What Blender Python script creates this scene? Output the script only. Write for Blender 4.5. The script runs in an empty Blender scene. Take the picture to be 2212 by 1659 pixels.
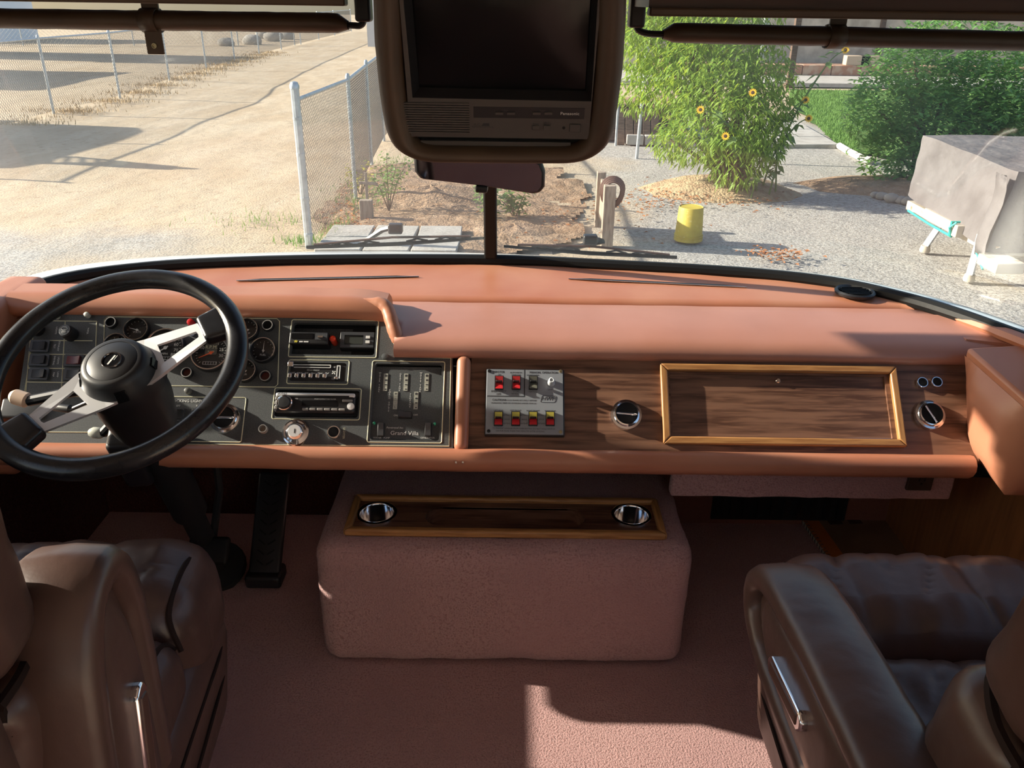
import bpy, bmesh, math, random
from mathutils import Vector as V, Matrix, noise
random.seed(7)
S = bpy.context.scene
COL = S.collection
R = math.radians
# ------------------------------------------------------------------ camera
F = 1780.0; TH = R(25); RO = R(0.8); CAM = V((0.04, 0, 1.40)); GZ = -1.0
AX = V((0, math.cos(TH), -math.sin(TH)))
r0 = V((1, 0, 0)); u0 = V((0, math.sin(TH), math.cos(TH)))
RX = r0*math.cos(RO) + u0*math.sin(RO); UX = u0*math.cos(RO) - r0*math.sin(RO)
cd = bpy.data.cameras.new('camera'); cam = bpy.data.objects.new('camera', cd); COL.objects.link(cam)
cd.sensor_fit = 'HORIZONTAL'; cd.sensor_width = 36; cd.lens = 36*F/2212; cd.clip_start = 0.02; cd.clip_end = 500
m3 = Matrix((RX, UX, -AX)).transposed()
cam.matrix_world = Matrix.Translation(CAM) @ m3.to_4x4()
S.camera = cam
# ------------------------------------------------------------------ light
SUN_E, SUN_A = R(23), R(7)
TOSUN = V((-math.cos(SUN_E)*math.cos(SUN_A), math.cos(SUN_E)*math.sin(SUN_A), math.sin(SUN_E)))
w = bpy.data.worlds.new('sky'); S.world = w; w.use_nodes = True
nt = w.node_tree; bg = nt.nodes['Background']
sk = nt.nodes.new('ShaderNodeTexSky'); sk.sky_type = 'NISHITA'; sk.sun_disc = False
sk.sun_elevation = SUN_E; sk.sun_rotation = math.atan2(TOSUN.x, TOSUN.y); sk.air_density = 1.0; sk.dust_density = 2.0
nt.links.new(sk.outputs[0], bg.inputs[0]); bg.inputs[1].default_value = 0.19
sl = bpy.data.lights.new('sun', 'SUN'); so = bpy.data.objects.new('sun', sl); COL.objects.link(so)
sl.energy = 10.0; sl.angle = R(0.6); sl.color = (1.0, 0.90, 0.76)
so.rotation_euler = TOSUN.to_track_quat('Z', 'Y').to_euler(); so.location = (-20, 5, 20)
S.view_settings.view_transform = 'Standard'; S.view_settings.look = 'None'
S.view_settings.gamma = 1; S.view_settings.use_curve_mapping = False
S.view_settings.exposure = 0.30
# ------------------------------------------------------------------ pixel helpers (a pixel is only a direction)
def ray(x, y): return AX + RX*((x-1106)/F) + UX*((829.5-y)/F)
def atZ(x, y, z): d = ray(x, y); return CAM + d*((z-CAM.z)/d.z)
def atY(x, y, Y): d = ray(x, y); return CAM + d*((Y-CAM.y)/d.y)
def atX(x, y, X): d = ray(x, y); return CAM + d*((X-CAM.x)/d.x)
def gnd(x, y): return atZ(x, y, GZ)
class Plane:                                   # a local frame: X right, Y up the plane, Z out of it
    def __init__(s, o, ux, uy):
        s.o = V(o); s.ux = V(ux).normalized(); s.n = s.ux.cross(V(uy)).normalized(); s.uy = s.n.cross(s.ux)
        s.M = Matrix.Translation(s.o) @ Matrix((s.ux, s.uy, s.n)).transposed().to_4x4()
    def p(s, x, y, wz=0.0):
        d = ray(x, y); q = CAM + d*(((s.o + s.n*wz) - CAM).dot(s.n)/d.dot(s.n)) - s.o
        return (q.dot(s.ux), q.dot(s.uy))
# ------------------------------------------------------------------ materials
MATS = {}
def mat(name, col, rough=0.5, metal=0.0, bump=None, var=None, stretch=(1, 1, 1), spec=0.5, emit=None, trans=None, sheen=0, coat=0, subsurf=0):
    if name in MATS: return MATS[name]
    m = bpy.data.materials.new(name); m.use_nodes = True; MATS[name] = m
    n = m.node_tree; b = n.nodes['Principled BSDF']; L = n.links.new
    c = (*col, 1); b.inputs['Base Color'].default_value = c
    b.inputs['Roughness'].default_value = rough; b.inputs['Metallic'].default_value = metal
    b.inputs['Specular IOR Level'].default_value = spec
    if sheen: b.inputs['Sheen Weight'].default_value = sheen; b.inputs['Sheen Roughness'].default_value = .5
    if coat: b.inputs['Coat Weight'].default_value = coat; b.inputs['Coat Roughness'].default_value = .12
    if emit: b.inputs['Emission Color'].default_value = (*emit[0], 1); b.inputs['Emission Strength'].default_value = emit[1]
    if bump or var:
        tc = n.nodes.new('ShaderNodeTexCoord'); mp = n.nodes.new('ShaderNodeMapping')
        mp.inputs['Scale'].default_value = stretch; L(tc.outputs['Object'], mp.inputs[0])
    if var:                                     # list of (scale, colour2, low, high)
        prev = None
        for (sc, c2, lo, hi) in (var if isinstance(var, list) else [var]):
            t = n.nodes.new('ShaderNodeTexNoise'); t.inputs['Scale'].default_value = sc; t.inputs['Detail'].default_value = 5
            L(mp.outputs[0], t.inputs[0]); mr = n.nodes.new('ShaderNodeMapRange')
            mr.inputs[1].default_value = lo; mr.inputs[2].default_value = hi; L(t.outputs[0], mr.inputs[0])
            mx = n.nodes.new('ShaderNodeMix'); mx.data_type = 'RGBA'; mx.inputs[7].default_value = (*c2, 1)
            if prev: L(prev, mx.inputs[6])
            else: mx.inputs[6].default_value = c
            L(mr.outputs[0], mx.inputs[0]); prev = mx.outputs[2]
        L(prev, b.inputs['Base Color'])
    if bump:                                    # list of (scale, strength, distance)
        pn = None
        for (sc, st, di) in (bump if isinstance(bump, list) else [bump]):
            t = n.nodes.new('ShaderNodeTexNoise'); t.inputs['Scale'].default_value = sc; t.inputs['Detail'].default_value = 3
            L(mp.outputs[0], t.inputs[0]); bp = n.nodes.new('ShaderNodeBump')
            bp.inputs['Strength'].default_value = st; bp.inputs['Distance'].default_value = di; L(t.outputs[0], bp.inputs['Height'])
            if pn: L(pn, bp.inputs['Normal'])
            pn = bp.outputs[0]
        L(pn, b.inputs['Normal'])
    if trans:
        tr = n.nodes.new('ShaderNodeBsdfTranslucent'); tr.inputs[0].default_value = (*trans[0], 1)
        ms = n.nodes.new('ShaderNodeMixShader'); ms.inputs[0].default_value = trans[1]
        out = n.nodes['Material Output']; L(b.outputs[0], ms.inputs[1]); L(tr.outputs[0], ms.inputs[2]); L(ms.outputs[0], out.inputs[0])
    return m
def glassmat(name, gloss=0.04, dust=0.0, tint=(1, 1, 1)):
    m = bpy.data.materials.new(name); m.use_nodes = True; n = m.node_tree; n.nodes.clear(); L = n.links.new
    out = n.nodes.new('ShaderNodeOutputMaterial'); t = n.nodes.new('ShaderNodeBsdfTransparent'); t.inputs[0].default_value = (*tint, 1)
    g = n.nodes.new('ShaderNodeBsdfGlossy'); g.inputs['Roughness'].default_value = 0.02
    a = n.nodes.new('ShaderNodeMixShader'); a.inputs[0].default_value = gloss; L(t.outputs[0], a.inputs[1]); L(g.outputs[0], a.inputs[2]); last = a
    if dust:
        d = n.nodes.new('ShaderNodeBsdfTranslucent'); d.inputs[0].default_value = (.85, .87, .9, 1)
        tc = n.nodes.new('ShaderNodeTexCoord'); ns = n.nodes.new('ShaderNodeTexNoise'); ns.inputs['Scale'].default_value = 5; L(tc.outputs['Object'], ns.inputs[0])
        mr = n.nodes.new('ShaderNodeMapRange'); mr.inputs[1].default_value = .2; mr.inputs[2].default_value = .8; mr.inputs[3].default_value = dust*.5; mr.inputs[4].default_value = dust*1.5
        L(ns.outputs[0], mr.inputs[0]); b = n.nodes.new('ShaderNodeMixShader'); L(mr.outputs[0], b.inputs[0]); L(a.outputs[0], b.inputs[1]); L(d.outputs[0], b.inputs[2]); last = b
    L(last.outputs[0], out.inputs[0]); MATS[name] = m; return m
LEA = mat('leather_tan', (.47, .205, .122), .42, bump=[(6, .10, .01), (380, .12, .0006)], var=(4, (.40, .135, .07), .35, .75))
LEA_SHEEN = mat('leather_rose_sheen', (.45, .21, .155), .40, bump=[(6, .08, .01), (380, .12, .0006)], var=(5, (.40, .175, .12), .35, .75))  # dash leather with the rose sheen of the sky put into its colour
SEAT = mat('leather_brown', (.088, .048, .038), .36, bump=[(9, .35, .012), (300, .14, .0007)], var=(6, (.062, .033, .026), .35, .75))
SEATD = mat('leather_dark', (.075, .034, .024), .42, bump=(300, .12, .0006))
PIPE = mat('piping_dark', (.020, .011, .009), .8, spec=.15)
CARP = mat('carpet_mauve', (.57, .34, .325), .95, spec=.1, sheen=.25, bump=[(230, .9, .0055), (560, .8, .003)], var=[(230, (.36, .18, .165), .48, .68), (3, (.48, .27, .265), .4, .7)])
CARPD = mat('carpet_dark_shade', (.05, .02, .016), .95, spec=.1, bump=[(160, .9, .006)], var=(170, (.08, .03, .025), .45, .7))  # under-dash shade worked into the dark carpet colour
BLK = mat('black_plastic', (.014, .014, .016), .42)
BLKM = mat('black_matte', (.006, .006, .007), .75)
RUB = mat('rubber', (.008, .008, .008), .55, bump=(60, .15, .002), spec=.25)
PAN = mat('panel_black', (.052, .057, .060), .6, bump=(900, .2, .0004), var=(500, (.082, .088, .090), .45, .6))
CREAM = mat('cream_line', (.62, .60, .42), .6)
WHT = mat('white_print', (.72, .72, .70), .6)
DKPR = mat('dark_print', (.03, .03, .035), .6)
CHR = mat('chrome', (.82, .82, .84), .12, 1.0)
ALU = mat('aluminium', (.82, .82, .83), .38, .55, bump=(200, .04, .0005))
ALUP = mat('aluminium_plate', (.30, .32, .35), .5, .35, bump=(300, .06, .0004))
STEEL = mat('galvanised', (.50, .55, .60), .45, .6, bump=(40, .1, .002), var=(12, (.36, .40, .44), .4, .7))
RED = mat('red_plastic', (.62, .03, .035), .3)
YEL = mat('yellow_plastic', (.72, .62, .10), .3)
GRNL = mat('green_lamp', (.02, .35, .18), .2)
REDL = mat('red_lens', (.45, .02, .02), .12)
WAL = mat('walnut_veneer', (.21, .105, .065), .38, bump=(30, .05, .001), var=[(5, (.085, .037, .022), .42, .62), (14, (.235, .115, .068), .5, .72)], stretch=(1.0, 14, 14))
OAK = mat('oak_trim', (.44, .215, .075), .36, var=[(7, (.30, .13, .045), .42, .65)], stretch=(2, 22, 22), bump=(30, .05, .001))
OAKV = mat('oak_trim_upright', (.44, .215, .075), .36, var=[(7, (.30, .13, .045), .42, .65)], stretch=(22, 2, 22), bump=(30, .05, .001))
WALLW = mat('wood_wall', (.36, .16, .062), .42, var=[(4, (.24, .10, .04), .4, .7)], stretch=(12, 12, 1.5))
DKW = mat('dark_wood', (.055, .022, .014), .45, var=(5, (.03, .012, .008), .4, .65), stretch=(1, 14, 14))
TANV = mat('tan_vinyl', (.085, .054, .033), .5, bump=[(12, .12, .008), (350, .1, .0006)], var=(8, (.068, .042, .026), .4, .7))
HEADL = mat('headliner', (.80, .75, .68), .9)
BEIGE = mat('beige_wall', (.70, .60, .50), .8)
GREYP = mat('grey_plastic', (.23, .215, .20), .5, bump=(500, .08, .0004))
TVG = mat('tv_grey', (.075, .067, .062), .5, bump=(500, .08, .0004))
SCRN = mat('screen_glass', (.008, .008, .009), .15, spec=.18)
CREAMK = mat('cream_knob', (.78, .58, .44), .4)
GLASS = glassmat('windshield_glass', .035, .022, (.97, .985, .975)); GLS2 = glassmat('window_glass', .05, 0, (.97, .98, .97)); GLSG = glassmat('gauge_glass', .05, 0)
MIRR = mat('mirror_glass', (.22, .22, .24), .04, 1.0)
# ------------------------------------------------------------------ mesh builder
class MB:
    def __init__(s, M=None): s.v = []; s.f = []; s.M = M
    def add(s, vs, fs):
        o = len(s.v); s.v += [(s.M @ V(p)) if s.M else V(p) for p in vs]; s.f += [tuple(i+o for i in f) for f in fs]; return s
    def box(s, x0, x1, y0, y1, z0, z1):
        return s.add([(x0,y0,z0),(x1,y0,z0),(x1,y1,z0),(x0,y1,z0),(x0,y0,z1),(x1,y0,z1),(x1,y1,z1),(x0,y1,z1)],
                     [(0,3,2,1),(4,5,6,7),(0,1,5,4),(1,2,6,5),(2,3,7,6),(3,0,4,7)])
    def cbox(s, c, d): return s.box(c[0]-d[0]/2, c[0]+d[0]/2, c[1]-d[1]/2, c[1]+d[1]/2, c[2]-d[2]/2, c[2]+d[2]/2)
    def hexa(s, p): return s.add(p, [(0,3,2,1),(4,5,6,7),(0,1,5,4),(1,2,6,5),(2,3,7,6),(3,0,4,7)])
    def grid(s, rows, cu=False, cv=False):
        n = len(rows); k = len(rows[0]); vs = [p for r_ in rows for p in r_]; fs = []
        for i in range(n if cu else n-1):
            for j in range(k if cv else k-1):
                a, b = i, (i+1) % n; c, d = j, (j+1) % k; fs.append((a*k+c, a*k+d, b*k+d, b*k+c))
        return s.add(vs, fs)
    def tube(s, pts, r, n=8, closed=False, caps=True, flat=None):
        pts = [V(p) for p in pts]; k = len(pts); rr = r if isinstance(r, (list, tuple)) else [r]*k; rows = []; up = None
        for i in range(k):
            t = (pts[(i+1) % k]-pts[i-1]) if closed else (pts[min(i+1, k-1)]-pts[max(i-1, 0)])
            if t.length < 1e-9: t = V((0, 0, 1))
            t.normalize()
            if up is None: up = V((0, 0, 1)) if abs(t.z) < .9 else V((1, 0, 0))
            e1 = t.cross(up)
            if e1.length < 1e-5: e1 = t.cross(V((0, 1, 0.1)))
            e1.normalize(); e2 = e1.cross(t); up = e2
            fl = flat or 1.0
            rows.append([pts[i] + e1*(rr[i]*math.cos(2*math.pi*j/n)) + e2*(rr[i]*fl*math.sin(2*math.pi*j/n)) for j in range(n)])
        o = len(s.v); s.grid(rows, cu=closed, cv=True)
        if caps and not closed:
            s.f.append(tuple(o+j for j in range(n))); s.f.append(tuple(o+(k-1)*n+j for j in reversed(range(n))))
        return s
    def lathe(s, prof, n=24, T=None, cap0=True, cap1=True):
        rows = [[V((r_*math.cos(2*math.pi*j/n), r_*math.sin(2*math.pi*j/n), z)) for j in range(n)] for r_, z in prof]
        if T: rows = [[T @ p for p in r_] for r_ in rows]
        o = len(s.v); k = len(prof); s.grid(rows, cv=True)
        if cap0: s.f.append(tuple(o+j for j in reversed(range(n))))
        if cap1: s.f.append(tuple(o+(k-1)*n+j for j in range(n)))
        return s
    def prism(s, poly, z0, z1, T=None):
        n = len(poly); vs = [V((x, y, z0)) for x, y in poly] + [V((x, y, z1)) for x, y in poly]
        if T: vs = [T @ p for p in vs]
        return s.add(vs, [tuple(reversed(range(n))), tuple(range(n, 2*n))] + [(i, (i+1) % n, n+(i+1) % n, n+i) for i in range(n)])
    def rbox(s, x0, x1, y0, y1, z0, z1, r, n=7, fn=None):      # rounded box, optional deformation
        c = V(((x0+x1)/2, (y0+y1)/2, (z0+z1)/2)); h = V((abs(x1-x0)/2, abs(y1-y0)/2, abs(z1-z0)/2)); r = min(r, h.x, h.y, h.z)*.999
        def samp(hh):
            inn = hh-r; a = [-hh + r*t for t in (0, .12, .4, .72)] ; mid = [-inn + 2*inn*i/n for i in range(n+1)]
            return a + mid + [-q for q in reversed(a)]
        ax = [samp(h.x), samp(h.y), samp(h.z)]
        for a in range(3):
            b, d = (a+1) % 3, (a+2) % 3
            for sg in (-1, 1):
                rows = []
                for p in ax[b]:
                    row = []
                    for q in ax[d]:
                        v = V((0, 0, 0)); v[a] = sg*h[a]; v[b] = p; v[d] = q
                        i = V([max(-h[k]+r, min(h[k]-r, v[k])) for k in range(3)]); e = v-i
                        if e.length > 1e-9: e = e.normalized()*r
                        w_ = c + i + e; row.append(fn(w_) if fn else w_)
                    rows.append(row)
                s.grid(rows if sg > 0 else rows[::-1])
        return s
    def build(s, name, m, parent=None, bevel=0, ang=35, loc=None, solid=0, weld=False, sub=0):
        me = bpy.data.meshes.new(name); me.from_pydata([tuple(p) for p in s.v], [], s.f)
        bm = bmesh.new(); bm.from_mesh(me)
        if weld: bmesh.ops.remove_doubles(bm, verts=bm.verts, dist=1e-5)
        bmesh.ops.recalc_face_normals(bm, faces=bm.faces); bm.to_mesh(me); bm.free()
        me.polygons.foreach_set('use_smooth', [True]*len(me.polygons)); me.set_sharp_from_angle(angle=R(ang))
        me.materials.append(m); o = bpy.data.objects.new(name, me); COL.objects.link(o)
        if parent: o.parent = parent
        if loc is not None: o.location = loc
        if bevel:
            b = o.modifiers.new('bevel', 'BEVEL'); b.width = bevel; b.segments = 2; b.limit_method = 'ANGLE'; b.angle_limit = R(40)
        if solid:
            b = o.modifiers.new('solid', 'SOLIDIFY'); b.thickness = solid; b.offset = 0
        return o
def tag(o, label, cat, group=None):
    o['label'] = label; o['category'] = cat
    if group: o['group'] = group
    return o
def struct(o): o['kind'] = 'structure'; return o
def stuff(o): o['kind'] = 'stuff'; return o
def thing(name, label, cat, M=None, group=None):
    o = bpy.data.objects.new(name, None); COL.objects.link(o); o.empty_display_size = .05
    if M is not None: o.matrix_world = M
    return tag(o, label, cat, group)
def TL(*p): return Matrix.Translation(V(p))
def inst(o, parent, loc=None):
    c = o.copy(); COL.objects.link(c); c.parent = parent
    if loc is not None: c.location = loc
    for ch in o.children: inst(ch, c)
    return c
def rr(x0, y0, x1, y1, r, n=4):
    P = []
    for cx, cy, a0 in ((x1-r, y1-r, 0), (x0+r, y1-r, 90), (x0+r, y0+r, 180), (x1-r, y0+r, 270)):
        for i in range(n+1): a = R(a0+90*i/n); P.append((cx+r*math.cos(a), cy+r*math.sin(a)))
    return P
def text(name, s, size, loc, parent, m, rot=0, align='CENTER', stretch=1.0, vertical=False, shear=0):
    cu = bpy.data.curves.new(name, 'FONT'); cu.body = '\n'.join(s) if vertical else s; cu.size = size; cu.align_x = align; cu.align_y = 'CENTER'
    cu.resolution_u = 2; cu.extrude = size*.01; cu.shear = shear
    if vertical: cu.space_line = .85
    t = bpy.data.objects.new(name, cu); me = bpy.data.meshes.new_from_object(t); bpy.data.objects.remove(t)
    me.materials.clear(); me.materials.append(m); o = bpy.data.objects.new(name, me); COL.objects.link(o)
    o.parent = parent; o.location = loc; o.rotation_euler = (0, 0, rot); o.scale = (stretch, 1, 1); return o
def lerp(a, b, t): return a+(b-a)*t
def interp(x, tab):
    if x <= tab[0][0]: return tab[0][1]
    for (a, b), (c, d) in zip(tab, tab[1:]):
        if x <= c: return lerp(b, d, (x-a)/(c-a))
    return tab[-1][1]
def smooth_curve(pts, n=6):                                    # Catmull-Rom
    pts = [V(p) for p in pts]; out = []
    for i in range(len(pts)-1):
        p0, p1, p2, p3 = pts[max(i-1, 0)], pts[i], pts[i+1], pts[min(i+2, len(pts)-1)]
        for k in range(n):
            t = k/n; out.append(.5*((2*p1)+(p2-p0)*t+(2*p0-5*p1+4*p2-p3)*t*t+(3*p1-p0-3*p2+p3)*t**3))
    return out+[pts[-1]]
# ------------------------------------------------------------------ coach shell (setting)
def plate(outer, holes, z0, z1, name, m, parent=None, loc=None):
    cu = bpy.data.curves.new(name, 'CURVE'); cu.dimensions = '2D'; cu.fill_mode = 'BOTH'; cu.extrude = (z1-z0)/2
    for poly in [outer]+holes:
        sp = cu.splines.new('POLY'); sp.points.add(len(poly)-1); sp.use_cyclic_u = True
        for q, (x, y) in zip(sp.points, poly): q.co = (x, y, 0, 1)
    t = bpy.data.objects.new(name, cu); me = bpy.data.meshes.new_from_object(t); bpy.data.objects.remove(t)
    me.transform(TL(0, 0, (z0+z1)/2)); me.materials.clear(); me.materials.append(m)
    o = bpy.data.objects.new(name, me); COL.objects.link(o)
    if parent: o.parent = parent
    if loc is not None: o.location = loc
    return o
def circ(x, y, r, n=24): return [(x+r*math.cos(2*math.pi*i/n), y+r*math.sin(2*math.pi*i/n)) for i in range(n)]
ZD = 0.75                                                       # dash top height
XW = 1.17
WBASE = [(-1.165, 1.70), (-1.125, 1.83), (-1.06, 1.95), (-.94, 2.03), (-.782, 2.085), (-.466, 2.135), (-.022, 2.157), (.274, 2.128), (.63, 2.074), (.845, 2.0), (.973, 1.889), (1.046, 1.787), (1.10, 1.68), (1.145, 1.58)]
wb = smooth_curve([(x, y, ZD+.02) for x, y in WBASE], 5)
wtop = [V((p.x*.99, p.y-.27*(1-.65*min(1, abs(p.x)/1.165)**6), 1.55)) for p in wb]
def gaskY(x): return interp(x, [(p.x, p.y) for p in wb])
struct(MB().box(-XW, XW, -3.6, 2.06, -.06, 0).build('floor', CARP))
struct(MB().box(-XW-.04, XW+.04, -3.6, 1.45, 1.95, 2.0).build('ceiling', HEADL))
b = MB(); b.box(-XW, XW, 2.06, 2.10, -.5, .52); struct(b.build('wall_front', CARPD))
# lower front wall colour on the passenger side
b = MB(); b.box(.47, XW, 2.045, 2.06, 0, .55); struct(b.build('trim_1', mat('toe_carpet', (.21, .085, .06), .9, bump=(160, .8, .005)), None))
def side_wall(name, sg, y1):
    o = MB(); x0, x1 = sorted((sg*XW, sg*(XW+.05)))
    o.box(x0, x1, .02, y1, -.06, .54 if sg < 0 else .76); o.box(x0, x1, .02, .95 if sg < 0 else .75, .5, .74); o.box(x0, x1, y1, 2.06, -.06, .50); o.box(x0, x1, -3.6, .02, -.06, .75)
    o.box(x0, x1, .02, y1, 1.42 if sg > 0 else 1.54, 1.97); o.box(x0, x1, -3.6, .02, 1.68, 1.97)
    for a, b_ in ((-3.6, -3.5), (-1.72, -1.66), (.02, .10)): o.box(x0, x1, a, b_, .60, 1.85)
    if sg < 0: o.box(x0, x1, .95, 1.33, .50, 1.60); o.box(x0, x1, 1.29, 1.68, 1.17, 1.60); o.box(x0, x1, .02, 1.0, 1.24, 1.60)  # added wall pieces out of view, keeping sun off the passenger seat
    return struct(o.build(name, BEIGE))
side_wall('wall_left', -1, 1.70); side_wall('wall_right', 1, 1.58)
b = MB(); b.box(-XW-.05, XW+.05, -3.65, -3.6, 0, .7); b.box(-XW-.05, XW+.05, -3.65, -3.6, 1.55, 2.0)
b.box(-XW-.05, -.95, -3.65, -3.6, .6, 1.6); b.box(.95, XW+.05, -3.65, -3.6, .6, 1.6); struct(b.build('wall_back', BEIGE))
k = 3
for sg in (-1, 1):
    for a, b_, z0, z1 in ((-3.5, -1.72, .755, 1.68), (-1.66, .02, .755, 1.68)) + (((.10, .95, .74, 1.24), (1.33, 1.70, .54, 1.17)) if sg < 0 else ((.10, 1.58, .765, 1.42),)):
        o = MB().box(sg*(XW+.02)-.003, sg*(XW+.02)+.003, a, b_, z0, z1).build('window_%d' % k, GLS2); struct(o); k += 1
o = MB().box(-.95, .95, -3.63, -3.624, .7, 1.55).build('window_%d' % k, GLS2); struct(o)
struct(MB().box(-XW, -XW+.015, .3, 2.06, 0, .50).build('trim_12', CARPD))  # added dark sheet on the left wall, standing in for foot well shade
# wooden lower side panel on the passenger side
struct(MB().box(XW-.02, XW, .3, 2.045, 0, .62).build('trim_2', WALLW))
# windshield: two curved panes, rubber gasket, centre post
ic = min(range(len(wb)), key=lambda i: abs(wb[i].x+.022))
def pane(name, i0, i1):
    rows = [[wb[i].lerp(wtop[i], t/6)+V((0, .02*math.sin(math.pi*t/6), 0)) for i in range(i0, i1+1)] for t in range(7)]
    return struct(MB().grid(rows).build(name, GLASS, solid=.005))
W1 = pane('window_1', 0, ic); W2 = pane('window_2', ic, len(wb)-1)
gk = struct(MB().tube([p+V((0, -.005, -.008)) for p in wb], .017, 10, flat=1.0).build('trim_3', RUB))
struct(MB().tube([p+V((0, -.01, .0)) for p in wtop], .018, 8).build('trim_4', RUB))
b = MB(); p0, p1 = wb[ic], wtop[ic]
b.hexa([p0+V((-.017, -.022, 0)), p0+V((.017, -.022, 0)), p0+V((.017, .015, 0)), p0+V((-.017, .015, 0)), p1+V((-.017, -.022, 0)), p1+V((.017, -.022, 0)), p1+V((.017, .015, 0)), p1+V((-.017, .015, 0))])
struct(b.build('trim_5', RUB, bevel=.006))
for kk, i in ((6, 0), (7, len(wb)-1)):
    struct(MB().tube([wb[i]+V((0, 0, -.03)), wtop[i]], .024, 10).build('trim_%d' % kk, BLK))
# front of the coach outside the glass
cap = mat('white_gelcoat', (.74, .78, .82), .18, coat=.5)
def outw(p, d, dz): return V((p.x*(1+d*.75), p.y+d, p.z+dz))
rows = [[outw(p, .016, -.012) for p in wb], [outw(p, .04, -.006) for p in wb], [outw(p, .075, -.006-.008*max(0, min(1, p.x*2+.6))) for p in wb], [outw(p, .13, -.045) for p in wb], [V((outw(p, .17, 0).x, max(p.y+.17, 2.02), p.z-.16)) for p in wb], [V((max(-1.3, min(1.3, p.x*1.13)), max(p.y+.2, 2.14), p.z-.26)) for p in wb], [V((max(-1.3, min(1.3, p.x*1.13)), max(p.y+.2, 2.14), p.z-1.3)) for p in wb]]
struct(MB().grid(rows).build('wall_outer_front', cap))
# cabinet valance over the windshield
b = MB(); b.box(-XW, -.22, 1.38, 1.62, 1.398, 1.97); struct(b.build('trim_8', DKW))
b = MB(); b.box(.24, XW, 1.38, 1.62, 1.392, 1.97); struct(b.build('trim_9', DKW))
struct(MB().box(-XW, -.22, 1.365, 1.395, 1.388, 1.400).build('trim_10', TANV, bevel=.003))
struct(MB().box(.24, XW, 1.365, 1.395, 1.380, 1.392).build('trim_11', TANV, bevel=.003))
b = MB(); b.box(-XW, XW, 1.62, 1.92, 1.57, 1.97); struct(b.build('wall_overhead', BLK))
# ------------------------------------------------------------------ dashboard
PHI = R(43); PCW = CAM + ray(1106, 870)*1.74
PAN_ = Plane((0, PCW.y, PCW.z), (1, 0, 0), (0, math.sin(PHI), math.cos(PHI)))
pp = PAN_.p; PX = .00098
def W(v, w_): q = PAN_.o + PAN_.uy*v + PAN_.n*w_; return (q.y, q.z)
D = thing('dashboard', 'rust brown padded leather dashboard running the full width under the windshield', 'dashboard', TL(0, PCW.y, PCW.z))
DI = TL(0, -PCW.y, -PCW.z)
XH = pp(830, 690)[0]; XE = pp(853, 755)[0]                                            # right end of the hood
def wob(p, s=9, a=.0016): return V(p) + V((0, 0, a*noise.noise(V(p)*s)))
def loft(prof, xs, fix=None):
    rows = []
    for x in xs:
        rows.append([wob(DI @ V((x, *(fix(x, y, z) if fix else (y, z))))) for y, z in prof])
    return rows
def xr(a, b_, n): return [lerp(a, b_, i/n) for i in range(n+1)]
lip = [W(.098, .0), W(.098, .010), W(.102, .017), W(.110, .0215), W(.122, .022), W(.136, .018), W(.148, .010)]
main = lip + [(1.68, ZD), (1.74, ZD+.002), (1.80, ZD+.003), (1.842, ZD+.001), (1.852, ZD-.006), (1.853, ZD-.03)]
def fixm(x, y, z):
    g = gaskY(x)-.03
    if x < XE and y < 1.70: return (1.70, ZD)
    return (min(y, g), z)
MB().grid(loft(main, [lerp(-1.06, XE-.002, i/10) for i in range(11)]+[lerp(XE, 1.10, i/50) for i in range(51)], fixm)).build('dash_pad', LEA_SHEEN, D, ang=70)
rear = [(1.853, ZD-.03), (1.856, ZD-.004), (1.866, ZD+.004)]
rows = []
for x in xr(-1.12, 1.03, 60):
    g = gaskY(x)-.012; prof = rear + [(lerp(1.88, g, t), ZD+.006) for t in (0, .25, .5, .75, 1)]
    prof = [(min(y, g), z) for y, z in prof]
    rows.append([wob(DI @ V((x, y, z))) for y, z in prof])
RP = MB().grid(rows).build('rear_dash_pad', LEA, D, ang=70)
# defroster slots: a narrow recess lip in the rear pad, set along the glass
def slot(xa, ya, xb, yb):
    a = atZ(xa, ya, ZD+.008); b_ = atZ(xb, yb, ZD+.008)
    pts = [DI @ a.lerp(b_, t/8) for t in range(9)]
    o = MB().tube([q + V((0, 0, -.001)) for q in pts], [.001]+[.0045]*7+[.001], 6).build('defroster_slot', BLKM, D)
    MB().tube([q + V((0, -.0045, .001)) for q in pts[:]], .0016, 6).build('slot_edge', CHR, o)
slot(512, 606, 905, 597); slot(1228, 602, 1612, 620)
# round vent on the pad
vc = DI @ atZ(1846, 634, ZD+.012)
v = MB().lathe([(.046, 0), (.048, .006), (.044, .010), (.040, .008), (.037, .002)], 28, TL(*vc), cap1=False).build('round_vent', BLK, D)
MB().lathe([(.037, .0005), (.0, .0005)], 28, TL(*vc), cap0=False, cap1=False).build('vent_well', BLKM, v)
for i in range(6):
    y = vc.y-.026+i*.0105; hw = math.sqrt(max(.036**2-(y-vc.y)**2, 1e-5))
    b = MB(); b.hexa([(vc.x-hw, y, vc.z+.001), (vc.x+hw, y, vc.z+.001), (vc.x+hw, y+.0015, vc.z+.001), (vc.x-hw, y+.0015, vc.z+.001), (vc.x-hw, y-.004, vc.z+.009), (vc.x+hw, y-.004, vc.z+.009), (vc.x+hw, y-.0025, vc.z+.009), (vc.x-hw, y-.0025, vc.z+.009)])
    b.build('vent_slat', BLK, v)
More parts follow.
